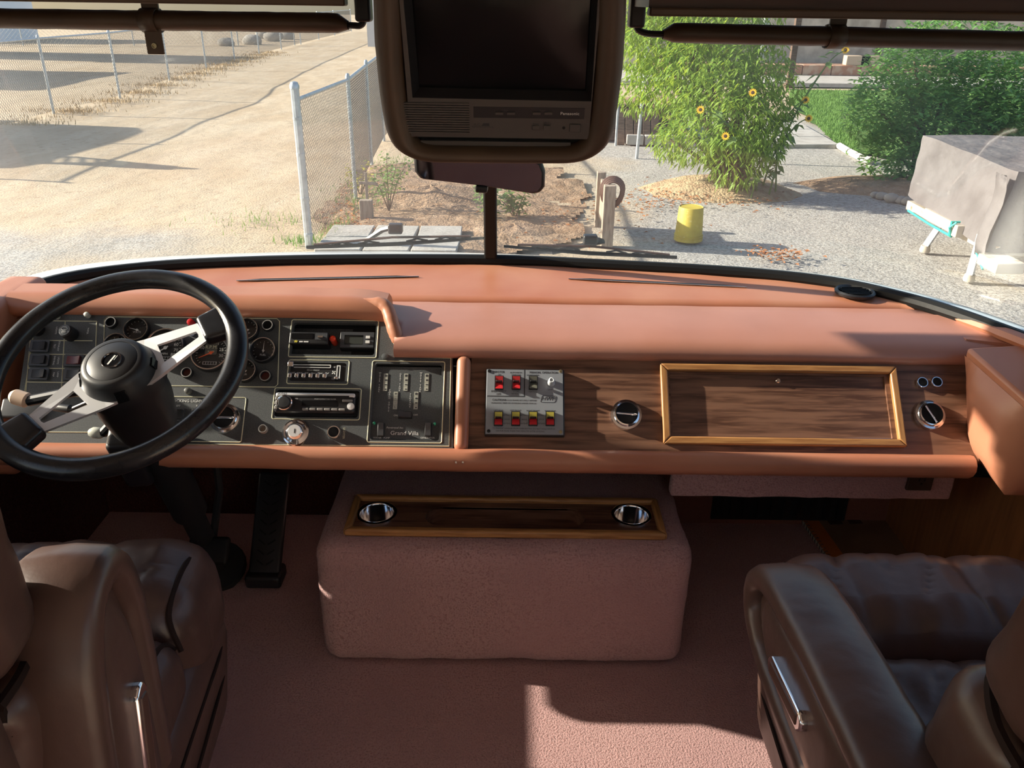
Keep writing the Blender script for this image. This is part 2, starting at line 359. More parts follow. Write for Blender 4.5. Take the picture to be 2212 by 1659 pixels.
# instrument hood
hood = [W(.186, -.01), W(.186, .004), W(.191, .012), W(.202, .0165), W(.216, .0165), W(.230, .012), W(.241, .003), W(.246, -.008), (1.775, .806), (1.81, .785), (1.835, ZD-.01)]
def fixh(x, y, z):
    t = max(0, (x-(XH-.10))/.10); return (y, z-.012*t*t)
hr = loft(hood, xr(-1.065, XH, 40), fixh); b = MB(); b.grid(hr); b.f.append(tuple(40*len(hood)+i for i in range(len(hood)))); b.build('instrument_hood', LEA, D, ang=70)
# hood end roll stepping down to the main pad
q = [pp(770, 655), pp(814, 656), pp(834, 666), pp(844, 688), pp(852, 715), pp(859, 733), pp(863, 742)]
pts = smooth_curve([PAN_.M @ V((x, y, h)) for (x, y), h in zip(q, (-.004, -.002, .002, .006, .006, .004, .0))], 4)
rad_ = [.013]*4+[.0165]*5+[.0150*(1+.03*math.sin(i*2.1)) for i in range(10)]+[.014]*3+[.011]*3
MB().tube([DI @ p for p in pts], rad_, 12).build('hood_end_roll', LEA, D, ang=80)
fin = [PAN_.M @ V((*pp(*c), -.002)) for c in ((826, 664), (842, 682), (853, 710), (862, 738))]
bk_ = [V((p.x-.004, p.y+.10*k_, lerp(p.z, ZD, .85)-.004)) for p, k_ in zip(fin, (1, .75, .4, .1))]
MB().grid([[DI @ p for p in fin], [DI @ p for p in bk_]]).build('hood_end_panel', LEA, D, solid=.003)
# left end cheek of the hood
b = MB(); b.rbox(-1.15, -1.055, 1.57, 1.86, .42, .80, .02, 4, lambda p: DI @ p); b.build('side_cheek', LEA, D)
# lower bolster roll
rows = []
for x in xr(-1.06, pp(2090, 990)[0], 60):
    bx = [( -.103, -.004), (-.103, .012), (-.108, .024), (-.118, .031), (-.130, .031), (-.141, .024), (-.147, .010), (-.147, -.01), (-.14, -.03)]
    rows.append([wob(DI @ (PAN_.M @ V((x, v_, w_)))) for v_, w_ in bx])
MB().grid(rows).build('lower_bolster', LEA, D, ang=70)
for xx in (985, 1000):
    x, y = pp(xx, 999, .03); q = DI @ (PAN_.M @ V((x, y, .031)))
    MB().lathe([(.003, 0), (.002, .002)], 8, TL(*q) @ Matrix.Rotation(R(50), 4, 'X')).build('bolster_tack', CHR, D)
# upright divider roll
x0, y0 = pp(981, 972); x1, y1 = pp(1020, 774)
def dv(p): return DI @ (PAN_.M @ p)
MB().rbox(x0, x1-.002, y0-.006, y1, -.01, .023, .014, 4, dv).build('divider_roll', LEA, D)
# under-dash skirt (dark) behind the bolster
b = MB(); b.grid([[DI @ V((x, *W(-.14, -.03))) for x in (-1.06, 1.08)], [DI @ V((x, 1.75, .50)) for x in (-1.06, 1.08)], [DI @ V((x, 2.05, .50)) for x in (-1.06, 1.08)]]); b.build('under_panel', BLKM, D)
# right corner fillets between pad, glass and armrest box
MB().tube([DI @ p for p in smooth_curve([V((1.02, 1.845, ZD+.006)), V((1.06, 1.76, ZD+.008)), V((1.10, 1.66, ZD+.012)), V((1.135, 1.56, ZD+.014))], 4)], [.012]*4+[.02]*4+[.024]*5, 8, flat=.6).build('corner_pad', LEA, D)
MB().prism([(1.02, 1.66), (1.165, 1.62), (1.140, 1.63), (1.115, 1.675), (1.060, 1.78), (1.0, 1.865)], ZD-.06, ZD-.002, DI).build('corner_fill', LEA_SHEEN, D)
# padded box on the passenger side wall
AB = thing('side_armrest_box', 'large padded tan leather box on the right wall beside the glove box', 'armrest', TL(1.09, 1.5, .5))
inv = TL(-1.09, -1.5, -.5)
tl = [V((.99, 1.60, .735)), V((1.165, 1.61, .745)), V((1.165, 1.40, .712)), V((1.015, 1.395, .708))]
bl = [V((1.005, 1.515, .556)), V((1.165, 1.53, .53)), V((1.165, 1.395, .52)), V((1.02, 1.395, .522))]
b = MB(); n = 8
def quad(a, b_, c, d, m): return [[(a.lerp(b_, i/m)).lerp(d.lerp(c, i/m), j/m) for i in range(m+1)] for j in range(m+1)]
for f in ((bl[0], tl[0], tl[3], bl[3]), (bl[3], tl[3], tl[2], bl[2]), (bl[0], bl[3], bl[2], bl[1]), (bl[1], tl[1], tl[0], bl[0])):
    rows = quad(*f, n); c = sum(f, V())/4; nn = (f[1]-f[0]).cross(f[3]-f[0]).normalized(); cen = sum(tl+bl, V())/8
    if nn.dot(c-cen) < 0: nn = -nn
    for j in range(n+1):
        for i in range(n+1): rows[j][i] = inv @ (rows[j][i] + nn*.022*min(1, 4*i/n*(1-i/n)*1.5)*min(1, 4*j/n*(1-j/n)*1.5))
    b.grid(rows)
b.build('box_body', LEA, AB, weld=True, ang=60)
lid = [p + V((0, 0, -.006)) for p in tl]; up = [p + V((0, 0, .018)) for p in tl]
MB().hexa([inv @ p for p in lid+up]).build('box_lid', LEA, AB, bevel=.007)
# ------------------------------------------------------------------ instrument panel
def vent(px_, py_, rad, par, ang, name='air_vent'):
    x, y = pp(px_, py_); g = bpy.data.objects.new(name, None)
    o = MB().lathe([(rad, -.004), (rad, .006), (rad*.96, .010), (rad*.82, .011), (rad*.78, .017), (rad*.70, .018), (rad*.66, .012), (rad*.66, .001)], 32, cap1=False).build(name, CHR, par, loc=(x, y, 0))
    MB().lathe([(rad*.66, .0015), (0, .0015)], 32, cap0=False, cap1=False).build('vent_bowl', BLKM, o)
    T = Matrix.Rotation(ang, 4, 'Z'); f = MB(T)
    f.rbox(-rad*.64, rad*.64, -.0022, .0022, .004, .015, .002, 1); f.build('vent_vane', CHR, o)
    return o
IP = thing('instrument_panel', 'black driver instrument panel with cream pinstripes, gauges and rocker switches', 'instrument panel', PAN_.M)
outl = [pp(*q) for q in ((24, 966), (978, 970), (978, 770), (884, 768), (864, 761), (852, 746), (845, 722), (838, 698), (828, 684), (808, 676), (95, 668), (62, 704))]
def hole(x0, y0, x1, y1, r=.006): a = pp(x0, y1); b_ = pp(x1, y0); return rr(a[0], a[1], b_[0], b_[1], r)
h_up = hole(627, 699, 813, 765); h_tank = hole(799, 787, 955, 950); h_cl = hole(624, 784, 749, 823); h_rad = hole(592, 844, 777, 900)
plate(outl, [h_up, h_tank, h_cl, h_rad], -.012, 0, 'panel_face', PAN, IP)
b = MB(); b.prism(outl, -.034, -.030); b.build('panel_back', BLKM, IP)
def stripe(pts, closed=True, par=IP, wd=.0011):
    k = MB(); k.tube([(x, y, .0) for x, y in pts], wd, 4, closed=closed); return k.build('pinstripe', CREAM, par)
def prect(x0, y0, x1, y1, r=.004): a = pp(x0, y1); b_ = pp(x1, y0); return rr(a[0], a[1], b_[0], b_[1], r)
stripe([pp(*q) for q in ((36, 957), (970, 964), (974, 774), (880, 771), (866, 764), (852, 746), (845, 722), (836, 700), (826, 687), (806, 684), (110, 675), (75, 704))])
stripe([pp(*q) for q in ((232, 684), (598, 688), (604, 694), (600, 830), (594, 836), (226, 832), (222, 826), (226, 690))])
for r_ in ((622.5, 693, 818, 770.5), (619, 779, 755, 828.5), (587, 840, 781, 904.5), (793, 781.7, 961, 955), (352, 859, 532, 953)): stripe(prect(*r_))
for a, b_ in (((110, 693), (209, 694)), ((67, 735), (200, 736)), ((64, 765), (204, 766)), ((61, 795), (205, 797)), ((58, 825), (205, 827)), ((56, 855), (205, 857)), ((66, 727), (55, 857)), ((141, 694), (132, 857)), ((209, 694), (203, 857)), ((56, 933), (350, 935))):
    stripe([pp(*a), pp(*b_)], False)
def ell(m, T, a0, a1, r_, n=10): return [(r_*math.cos(lerp(a0, a1, i/n)), r_*math.sin(lerp(a0, a1, i/n)), T) for i in range(n+1)]
def gauge(px_, py_, rp, needle=2.2, words=(), big=False, nums=(), nm=WHT):
    x, y = pp(px_, py_); r_ = rp*PX
    g = MB().lathe([(r_*1.03, -.003), (r_*1.03, .008), (r_*.98, .013), (r_*.90, .013), (r_*.86, .008), (r_*.86, .003)], 36, cap1=False).build('gauge', BLK, IP, loc=(x, y, 0))
    MB().lathe([(r_*.995, .0112), (r_*.985, .0142), (r_*.93, .0142), (r_*.90, .012)], 36, cap0=False, cap1=False).build('bezel_ring', CHR, g)
    MB().lathe([(r_*.86, .0035), (0, .0035)], 36, cap0=False, cap1=False).build('dial_face', BLKM, g)
    tk = MB(); n = 25 if big else 13
    for i in range(n):
        a = R(lerp(225, -45, i/(n-1))); T = Matrix.Rotation(a, 4, 'Z') @ TL(r_*.78, 0, .004); L_ = .10 if i % 4 == 0 else .06
        tk.M = T; tk.box(-r_*L_, r_*.02, -.0003, .0003, -.0003, .0003)
    stuff(tk.build('dial_ticks', WHT, g))
    nd = MB(Matrix.Rotation(needle, 4, 'Z')); nd.prism([(-r_*.15, -r_*.035), (r_*.66, -r_*.012), (r_*.66, r_*.012), (-r_*.15, r_*.035)], .0048, .0056); nd.lathe([(r_*.09, .004), (r_*.09, .006)], 10)
    nd.build('needle', nm, g)
    for a, s in nums: text('lettering', s, r_*.24, (r_*.56*math.cos(R(a)), r_*.56*math.sin(R(a)), .0042), g, WHT)
    for dy, s, k in words: text('lettering', s, r_*k, (0, r_*dy, .0042), g, WHT)
    if big:
        b = MB(); b.cbox((0, -r_*.56, .0042), (r_*.72, r_*.17, .0008)); b.build('odometer', WHT, g)
        for i in range(5):
            b = MB(); b.cbox((r_*(-.27+i*.135), -r_*.56, .0048), (r_*.11, r_*.13, .0006)); b.build('odometer_wheel', BLKM, g)
    MB().lathe([(r_*.88, .0100), (0, .0106)], 36, cap0=False, cap1=False).build('gauge_glass', GLSG, g)
    return g
ORN = mat('orange_needle', (.85, .12, .03), .4)
gauge(298, 714.5, 27, R(165), ((-.18, 'VOLTS', .22),))
gauge(254, 749, 27, R(120), ((-.3, 'OIL', .24),))
gauge(359, 753, 43, R(215), ((-.32, 'MPH', .16),), True, ((170, '20'), (125, '30'), (88, '40'), (50, '50'), (20, '60'), (-12, '70'), (-40, '80')))
gt = gauge(457, 764, 42, R(205), (), True, ((150, '10'), (105, '15'), (65, '20'), (20, '25'), (-15, '30')), ORN)
b = MB(); b.prism(rr(-.013, -.004, .013, .022, .004), .0044, .0050); b.build('dial_plate', mat('dial_plate', (.09, .085, .07), .6), gt)
text('lettering', 'R.P.M.', .0105, (0, .013, .0053), gt, CREAM); text('lettering', 'X 100', .006, (0, .003, .0053), gt, CREAM)
gauge(536, 714.5, 25, R(200), ((-.3, 'TEMP', .22),))
gauge(570, 759, 28, R(90), ((-.35, 'FUEL', .22),))
gauge(531, 803, 25, R(205), ((-.3, 'AIR', .24),), nm=WHT)
def ring(px_, py_, rp, h=.010, m=BLK, core=BLKM, rim=GREYP, par=IP, name='indicator'):
    x, y = pp(px_, py_); r_ = rp*PX
    o = MB().lathe([(r_, -.002), (r_, h*.8), (r_*.93, h), (r_*.78, h), (r_*.72, h*.7), (r_*.72, .002)], 20, cap1=False).build(name, m, par, loc=(x, y, 0))
    MB().lathe([(r_*.94, h*.98), (r_*.91, h*1.06), (r_*.78, h*1.06), (r_*.76, h*.95)], 20, cap0=False, cap1=False).build('rim_ring', rim, o)
    MB().lathe([(r_*.72, h*.3), (0, h*.3)], 20, cap0=False, cap1=False).build('lens', core, o)
    return o
DRED = mat('dark_red_lens', (.09, .012, .012), .15)
ring(242.5, 699, 13); ring(580, 705.5, 13); ring(575, 814.5, 13, core=DRED); ring(406, 807, 12.5, core=DRED)
def knob(px_, py_, rp, h, m, par=IP, name='knob', dome=.3):
    x, y = pp(px_, py_); r_ = rp*PX
    return MB().lathe([(r_*1.0, -.002), (r_, h*.7), (r_*.9, h*.92), (r_*.55, h), (0.0001, h*1.03)], 18, cap1=False).build(name, m, par, loc=(x, y, 0))
PEARL = mat('pearl_button', (.55, .56, .50), .35)
knob(191, 682.5, 6, .012, PEARL, name='screw_cap'); knob(125, 685, 6, .012, PEARL, name='screw_cap'); knob(832, 771, 7, .006, PAN, name='screw_cap'); knob(408, 846, 7, .012, mat('dull_button', (.10, .10, .09), .4), name='screw_cap')
knob(415, 699.5, 8, .014, REDL, name='warning_lamp'); knob(414.5, 721, 6, .010, mat('blue_lens', (.5, .55, .7), .2), name='warning_lamp')
for x_, y_, r_ in ((155, 724, 15.5), (83, 713, 15)):
    k_ = knob(x_, y_, r_, .030, BLK, name='pull_knob')
    MB().lathe([(r_*PX*.80, .0310), (r_*PX*.78, .0318), (0.0001, .0318)], 18, cap1=False).build('knob_face', mat('knob_face', (.13, .14, .15), .25), k_)
    t = MB(); t.tube([(-.007, .002, .0325), (-.004, .006, .0325), (.004, .006, .0325), (.007, .002, .0325), (.003, -.001, .0325), (-.003, -.001, .0325)], .0006, 4, closed=True)
    for i in (-1, 0, 1): t.tube([(i*.003, -.003, .0325), (i*.003, -.007, .0325)], .0005, 4)
    t.build('knob_symbol', WHT, k_)
def rocker(px_, py_, wp, hp, par=IP, face=BLK, cap=None, flip=False, tilt=9, name='rocker_switch', horiz=True, z=0):
    x, y = pp(px_, py_); a, b_ = wp*PX/2, hp*PX/2
    o = plate(rr(-a, -b_, a, b_, .002), [rr(-a*.72, -b_*.70, a*.72, b_*.70, .001)], -.002, .006, name, face, par, (x, y, z))
    T = Matrix.Rotation(R(tilt), 4, 'Y' if horiz else 'X'); k_ = MB()
    if horiz: poly = [(-a*.70, .001), (a*.70, .001), (a*.70, .012), (0, .0065), (-a*.70, .0075)]; k_.prism(poly, -b_*.68, b_*.68, Matrix.Rotation(R(90), 4, 'X'))
    else: poly = [(-b_*.68, .001), (b_*.68, .001), (b_*.68, .012), (0, .0065), (-b_*.68, .0075)]; k_.prism(poly, -a*.70, a*.70, Matrix.Rotation(R(90), 4, 'Z') @ Matrix.Rotation(R(90), 4, 'X'))
    k_.build('rocker', cap or face, o, bevel=.0006); return o
GRF = mat('switch_grey', (.055, .058, .065), .35); DRS = mat('dark_red_switch', (.12, .02, .025), .3)
for x_, y_, c in ((88, 749, None), (87, 779, None), (86, 809, None), (162, 780, DRS), (161, 810, None), (158, 841, None)): rocker(x_, y_, 42, 27, face=GRF, cap=c or BLK)
for x_, y_, s in ((118, 748, 'TILT'), (127, 748, 'EXHAUST'), (117, 779, 'DRIVING'), (126, 779, 'LIGHTS'), (116, 809, 'MAP'), (125, 809, 'LAMP'), (122, 714, 'LIGHTS'), (190, 715, 'WIPER'), (186, 780, 'MARKER'), (194, 778, 'INTER')):
    text('lettering', s, .0052, (*pp(x_, y_), .0006), IP, WHT, rot=R(-90))
text('lettering', 'DOCKING LIGHTS', .0088, (*pp(404, 866.5), .0006), IP, WHT); text('lettering', 'LEFT', .0055, (*pp(384, 877), .0006), IP, WHT); text('lettering', 'RIGHT', .0055, (*pp(432, 877), .0006), IP, WHT)
rocker(390, 897, 18, 30, face=GRF, cap=BLK, horiz=False); rocker(424, 897, 18, 30, face=GRF, cap=BLK, horiz=False)
vent(488, 905.5, 33*PX, IP, 0)
ring(570, 928, 9.5, .010, GREYP, mat('tan_button', (.22, .16, .12), .4), GREYP, name='push_button')
x, y = pp(640, 935); r_ = .029
o = MB().lathe([(r_, -.002), (r_, .004), (r_*.95, .008), (r_*.84, .009), (r_*.80, .006), (r_*.62, .008), (r_*.50, .016), (r_*.46, .017)], 36, cap1=False).build('ignition_switch', CHR, IP, loc=(x, y, 0))
MB().lathe([(r_*.46, .017), (r_*.44, .018), (.0001, .018)], 28, cap0=False, cap1=False).build('key_barrel', ALU, o)
b = MB(); b.cbox((.001, -.0005, .0182), (.002, .009, .0006)); b.build('key_slot', BLKM, o)
ring(723, 936, 14.5, .012, CHR, BLKM, CHR, name='lighter_socket'); text('lettering', 'LIGHTER', .0062, (*pp(743, 936), .0006), IP, CREAM, rot=R(-90))
# turn-signal bracket bits low on the left, white knobbed lever pivot
b = MB(); x, y = pp(52, 884); b.M = TL(x, y, 0); b.rbox(-.045, .045, -.022, .022, -.002, .010, .006, 2); b.build('lever_plate', BLK, IP)
# --- gadgets in the upper recess
RC = thing('brake_controller', 'small black brake controller with amber logo in the upper dash recess', 'controller', PAN_.M @ TL(*pp(667, 732), -.030))
MB().rbox(-.041, .043, -.014, .014, 0, .036, .003, 2).build('controller_body', BLK, RC)
b = MB(); b.box(-.036, .010, -.002, .010, .0362, .0368); b.build('tinted_window', SCRN, RC)
b = MB(); b.box(.015, .041, -.004, .011, .0362, .0368); b.build('control_face', GRF, RC)
b = MB(); b.cbox((.027, .0015, .039), (.011, .004, .005)); b.build('slide_lever', CHR, RC)
b = MB(); b.prism([(-.030, -.006), (-.027, -.012), (-.0255, -.008), (-.024, -.012), (-.021, -.006), (-.0235, -.008), (-.0255, -.005), (-.0275, -.008)], .0362, .0368); b.build('logo', YEL, RC)
for a, c in ((-.0185, -.0105), (-.0085, .0015)): MB().box(a, c, -.0104, -.0078, .0362, .0366).build('lettering', WHT, RC)
o = tag(MB().lathe([(.007, -.03), (.007, .0), (.004, .004), (.0001, .005)], 14, PAN_.M @ TL(*pp(718, 731), 0), cap1=False).build('indicator_lamp', mat('red_lamp', (.7, .05, .02), .12)), 'round red indicator lamp between the brake controller and the small display', 'lamp')
DC = thing('digital_clock', 'small grey framed digital clock display right of the red lamp', 'clock', PAN_.M @ TL(*pp(771, 732), -.030))
MB().box(-.038, .038, -.019, .019, 0, .024).build('clock_body', BLK, DC, bevel=.001)
plate(rr(-.036, -.018, .036, .017, .001), [rr(-.028, -.012, .013, .010, .001)], .024, .027, 'clock_frame', GRF, DC)
b = MB(); b.box(-.027, .012, -.010, .008, .0243, .0248); b.build('display', mat('display_grey', (.05, .055, .05), .2), DC)
for dy in (.005, -.006): MB().cbox((.023, dy, .0275), (.009, .006, .003)).build('clock_button', WHT, DC)
b = MB(); b.box(*[pp(627, 0)[0], pp(813, 0)[0]], pp(720, 764)[1], pp(720, 700)[1], -.031, -.029); b.M = None
o = b.build('recess_back', PAN, IP)
# --- climate control
CC = thing('climate_control', 'slim black heater control with chrome push buttons above the car radio', 'heater control', PAN_.M @ TL(*pp(687, 803.5), -.003))
MB().box(-.062, .062, -.0205, .0205, -.012, 0).build('control_face', BLK, CC)
plate(rr(-.0575, .010, .026, .017, .001), [rr(-.056, .0112, .0245, .0158, .0008)], 0, .002, 'slider_slot', WHT, CC)
MB().box(-.064, -.052, .009, .020, .001, .012).build('slider_knob', CHR, CC, bevel=.001)
for i in range(6): MB().rbox(-.0605+i*.0148, -.0525+i*.0148, -.017, -.007, 0, .016, .0018, 2).build('push_button', CHR, CC)
plate(rr(.039, -.014, .047, .016, .001), [rr(.041, -.012, .045, .014, .0006)], 0, .002, 'fan_slot', WHT, CC)
MB().box(.038, .046, -.019, -.013, .001, .014).build('fan_lever', CHR, CC, bevel=.001)
for i, s in enumerate(('OFF', 'MAX', 'A/C', 'Vent', 'Heat', 'Def')): text('lettering', s, .0052, (-.055+i*.0146, -.002, .0005), CC, WHT, shear=.3)
text('lettering', 'Climate Control', .004, (-.012, .005, .0005), CC, WHT, shear=.3); text('lettering', 'HI', .005, (.033, .012, .0005), CC, WHT); text('lettering', 'LO', .005, (.033, -.014, .0005), CC, WHT)
fan = MB()
for i in range(4): fan.prism([(0, 0), (.0035, .0012), (.0042, .003), (.0015, .0032)], .0003, .0006, TL(.033, 0, 0) @ Matrix.Rotation(R(90*i), 4, 'Z'))
fan.build('fan_symbol', WHT, CC)
# --- car radio
RD = thing('car_radio', 'silver trimmed car radio with round volume knob below the heater control', 'radio', PAN_.M @ TL(*pp(684, 872), -.002))
MB().box(-.0915, .0915, -.027, .027, -.02, -.002).build('mounting_sleeve', BLKM, RD)
MB().rbox(-.086, .083, -.0225, .0215, -.004, .014, .007, 3).build('face_plate', BLK, RD)
k_ = MB(); k_.rbox(-.085, .082, .0105, .0205, .006, .0150, .004, 3); k_.build('silver_brow', ALU, RD)
MB().box(-.058, .070, .0112, .0142, .0148, .0153).build('disc_slot', BLKM, RD)
o = MB().lathe([(.0175, .010), (.0175, .019), (.016, .021), (.0135, .020), (.0125, .0225), (.0110, .024), (.0001, .0245)], 28, TL(-.0635, -.0035, 0), cap1=False).build('volume_knob', BLK, RD)
MB().lathe([(.0165, .0205), (.0152, .0222), (.0135, .0212)], 28, TL(-.0635, -.0035, 0), cap0=False, cap1=False).build('knob_ring', CHR, o)
MB().box(-.028, .046, -.0085, .0035, .0142, .0148).build('display', SCRN, RD)
for i in range(6): MB().rbox(-.0255+i*.0152, -.0130+i*.0152, -.0185, -.0135, .012, .017, .0012, 1).build('preset_button', GREYP, RD)
for y_ in (-.013, -.003, .007): MB().rbox(-.085, -.078, y_-.004, y_+.004, .011, .0155, .0015, 1).build('side_button', GREYP, RD)
MB().rbox(.056, .078, .001, .006, .012, .0165, .0015, 1).build('seek_button', GREYP, RD)
MB().lathe([(.0075, .012), (.0075, .018), (.0001, .019)], 18, TL(.075, -.009, 0), cap1=False).build('round_button', ALU, RD)
text('lettering', 'SONY', .0060, (-.071, .0175, .0152), RD, DKPR, stretch=1.3); text('lettering', 'CD', .004, (-.04, .0065, .0143), RD, WHT); text('lettering', 'FM/AM COMPACT DISC PLAYER', .0032, (.02, .0065, .0143), RD, WHT)
# --- tank monitor
TM = thing('tank_monitor', 'recessed black tank monitor panel with five grey level strips and three switches', 'monitor panel', PAN_.M @ TL(*pp(877, 868.5), -.006))
MB().box(-.076, .076, -.0805, .0805, -.006, 0).build('monitor_plate', PAN, TM)
def tml(x_, y_): a = pp(x_, y_); c = pp(877, 868.5); return a[0]-c[0], a[1]-c[1]
LCDM = mat('level_strip', (.42, .42, .36), .5)
for x_, y_, s, sx, hl in ((832, 824, 'WATER TANK', 819, 0), (876, 824, 'GRAY TANK', 863.5, 0), (921, 824, 'WASTE TANK', 908, 0), (853.5, 863.5, 'COACH VOLTS', 840, 1), (898, 863.5, 'PROPANE', 885.5, 0)):
    a, c = tml(x_, y_)
    for i in range(4):
        cb = MB().cbox((a, c+.0147-i*.0098, .0006), (.0088, .0092, .0012)).build('level_cell', LCDM, TM)
        if hl: text('level_mark', 'HIIL'[i] if i in (0, 3) else '-', .007, (a, c+.0147-i*.0098, .0014), cb, DKPR)
        else:
            f = (4-i)/4; MB().cbox((a+(.0008 if i else 0), c+.0147-i*.0098-(1-f)*.0014, .0014), (.0048*(1 if i != 3 else .6), .0048*max(f, .5), .0003)).build('level_mark', DKPR, cb)
    t = text('lettering', s, .0054, (*tml(sx, y_), .0004), TM, WHT, vertical=True)
def sw(x_, y_, hz):
    a, c = tml(x_, y_); T = TL(a, c, 0) @ (Matrix.Rotation(R(90), 4, 'Z') if hz else Matrix())
    o = MB(T).box(-.0068, .0068, -.0145, .0145, -.001, .009).build('rocker_switch', BLK, TM, bevel=.0008)
    k_ = MB(T); k_.add([(-.0055, -.0125, .009), (.0055, -.0125, .009), (.0055, 0, .0095), (-.0055, 0, .0095), (-.0055, .0125, .016), (.0055, .0125, .016), (-.0055, .0125, .009), (.0055, .0125, .009)], [(0, 1, 2, 3), (3, 2, 5, 4), (4, 5, 7, 6), (0, 3, 4, 6), (1, 7, 5, 2)]); k_.build('rocker', GRF, o)
sw(875, 896, True); sw(823, 928, False); sw(925, 928, False)
for x_, y_ in ((808, 913.5), (939, 915)):
    a, c = tml(x_, y_); MB().lathe([(.003, -.001), (.003, .006), (.0001, .008)], 10, TL(a, c, 0), cap1=False).build('green_lamp', GRNL, TM)
text('lettering', 'ON', .0055, (*tml(854, 896), .0004), TM, WHT); text('lettering', 'OFF', .0055, (*tml(897, 895), .0004), TM, WHT)
text('lettering', 'Foretravel Inc.', .0062, (*tml(852, 922.5), .0004), TM, WHT, shear=.3); text('lettering', 'Grand Villa', .0125, (*tml(873, 934.5), .0004), TM, WHT, stretch=1.05)
text('lettering', 'WATER   PUMP', .0052, (*tml(823, 944.5), .0004), TM, WHT); text('lettering', 'GENERATOR', .0052, (*tml(923, 944.5), .0004), TM, WHT)
# ------------------------------------------------------------------ passenger fascia
PF = thing('walnut_fascia', 'walnut veneer dashboard panel with oak framed glove box on the passenger side', 'dash panel', PAN_.M)
a = pp(1012, 979); c = pp(2096, 770)
plate(rr(a[0], a[1]-.006, c[0]+.02, c[1]+.004, .002), [hole(1453, 813, 1910, 941, .001)], -.012, 0, 'veneer_panel', WAL, PF)
a = pp(1447, 946); c = pp(1917, 806)
MB().box(a[0], c[0], a[1], c[1], -.016, -.005).build('glove_box_door', WAL, PF, bevel=.001)
x, y = pp(1681, 822); MB().lathe([(.0055, -.006), (.0055, .0), (.004, .002), (.0001, .002)], 16, TL(x, y, 0), cap1=False).build('lock', CHR, PF)
MB().tube([(a[0]+.005, a[1]+.004, -.003), (c[0]-.005, a[1]+.004, -.003)], .0025, 8).build('piano_hinge', CHR, PF)
o0, o1 = pp(1432, 960), pp(1932, 795); t = .0155
def rail(p, m):
    k_ = MB(); k_.prism(p, -.001, .012); k_.build('frame_rail', m, PF, bevel=.003)
x0, y0, x1, y1 = o0[0], o0[1], o1[0], o1[1]
rail([(x0, y0), (x1, y0), (x1-t, y0+t), (x0+t, y0+t)], OAK); rail([(x0, y1), (x0+t, y1-t), (x1-t, y1-t), (x1, y1)], OAK)
rail([(x0, y0), (x0+t, y0+t), (x0+t, y1-t), (x0, y1)], OAKV); rail([(x1, y0), (x1, y1), (x1-t, y1-t), (x1-t, y0+t)], OAKV)
vent(1352, 897.5, 34*PX, PF, R(-4)); vent(2005, 898, 33*PX, PF, R(-63))
for x_ in (1989.5, 2020.5): ring(x_, 828 if x_ < 2000 else 827, 12.5, .008, CHR, BLKM, CHR, PF, 'socket')
# ------------------------------------------------------------------ levelling control
LP = thing('levelling_control', 'grey metal levelling control plate with red and yellow rocker switches', 'control panel', PAN_.M @ TL(*pp(1133.5, 872), 0))
c0 = pp(1133.5, 872)
def lp(x_, y_): q = pp(x_, y_); return q[0]-c0[0], q[1]-c0[1]
MB().box(-.083, .083, -.073, .073, -.001, .013).build('backing_box', BLK, LP, bevel=.002)
MB().box(-.081, .080, -.0705, .0705, .013, .0148).build('face_plate', ALUP, LP, bevel=.0005)
ZL = .0150
b = MB(); a1 = lp(1133, 803); a2 = lp(1133, 861); a3 = lp(1053, 861)
b.box(a1[0]-.0011, a1[0]+.0011, a2[1], a1[1], .0146, ZL); b.box(a3[0], a2[0], a2[1]-.0011, a2[1]+.0011, .0146, ZL); b.build('division_line', DKPR, LP)
def lever(x_, y_, top, bot):
    q = lp(x_, y_); h = .0135; w_ = .0078
    o = plate(rr(q[0]-w_-.0016, q[1]-h-.0016, q[0]+w_+.0016, q[1]+h+.0016, .001), [rr(q[0]-w_, q[1]-h, q[0]+w_, q[1]+h, .0005)], .013, .0215, 'rocker_switch', BLK, LP)
    for m_, ya, yb, za, zb in ((top, 0, h, .0262, .0205), (bot, -h, 0, .0205, .0262)):
        k_ = MB(); k_.hexa([(q[0]-w_, q[1]+ya, .014), (q[0]+w_, q[1]+ya, .014), (q[0]+w_, q[1]+yb, .014), (q[0]-w_, q[1]+yb, .014), (q[0]-w_, q[1]+ya, .0185 if ya == 0 else .022), (q[0]+w_, q[1]+ya, .0185 if ya == 0 else .022), (q[0]+w_, q[1]+yb, .022 if ya == 0 else .0185), (q[0]-w_, q[1]+yb, .022 if ya == 0 else .0185)])
        k_.build('rocker_half', m_, o)
    k_ = MB(); k_.box(q[0]-w_*.85, q[0]+w_*.85, q[1]-.001, q[1]+.0015, .018, .031); k_.build('paddle', BLK, o, bevel=.0005)
KH = mat('khaki_plastic', (.14, .14, .11), .4)
for x_, t_, b_ in ((1078.5, RED, RED), (1115, RED, RED), (1151.5, KH, KH)): lever(x_, 832.7, t_, b_)
for x_ in (1077, 1114, 1151, 1187.5): lever(x_, 909.6, YEL, RED)
q = lp(1190, 832); MB().lathe([(.008, .014), (.008, .018), (.0065, .024), (.0062, .034), (.0045, .0355), (.003, .035), (.0025, .030), (.0001, .030)], 18, TL(*q, 0), cap1=False).build('lamp_lens', mat('frosted_lens', (.6, .62, .64), .25), LP)
for x_, y_ in ((1057.5, 806.5), (1210, 807), (1056, 935), (1210, 937)): MB().lathe([(.0038, .014), (.0036, .0165), (.0015, .0168), (.0012, .0155), (.0001, .0155)], 12, TL(*lp(x_, y_), 0), cap1=False).build('screw', BLK if x_ < 1100 else mat('brass', (.42, .36, .22), .35, .8), LP)
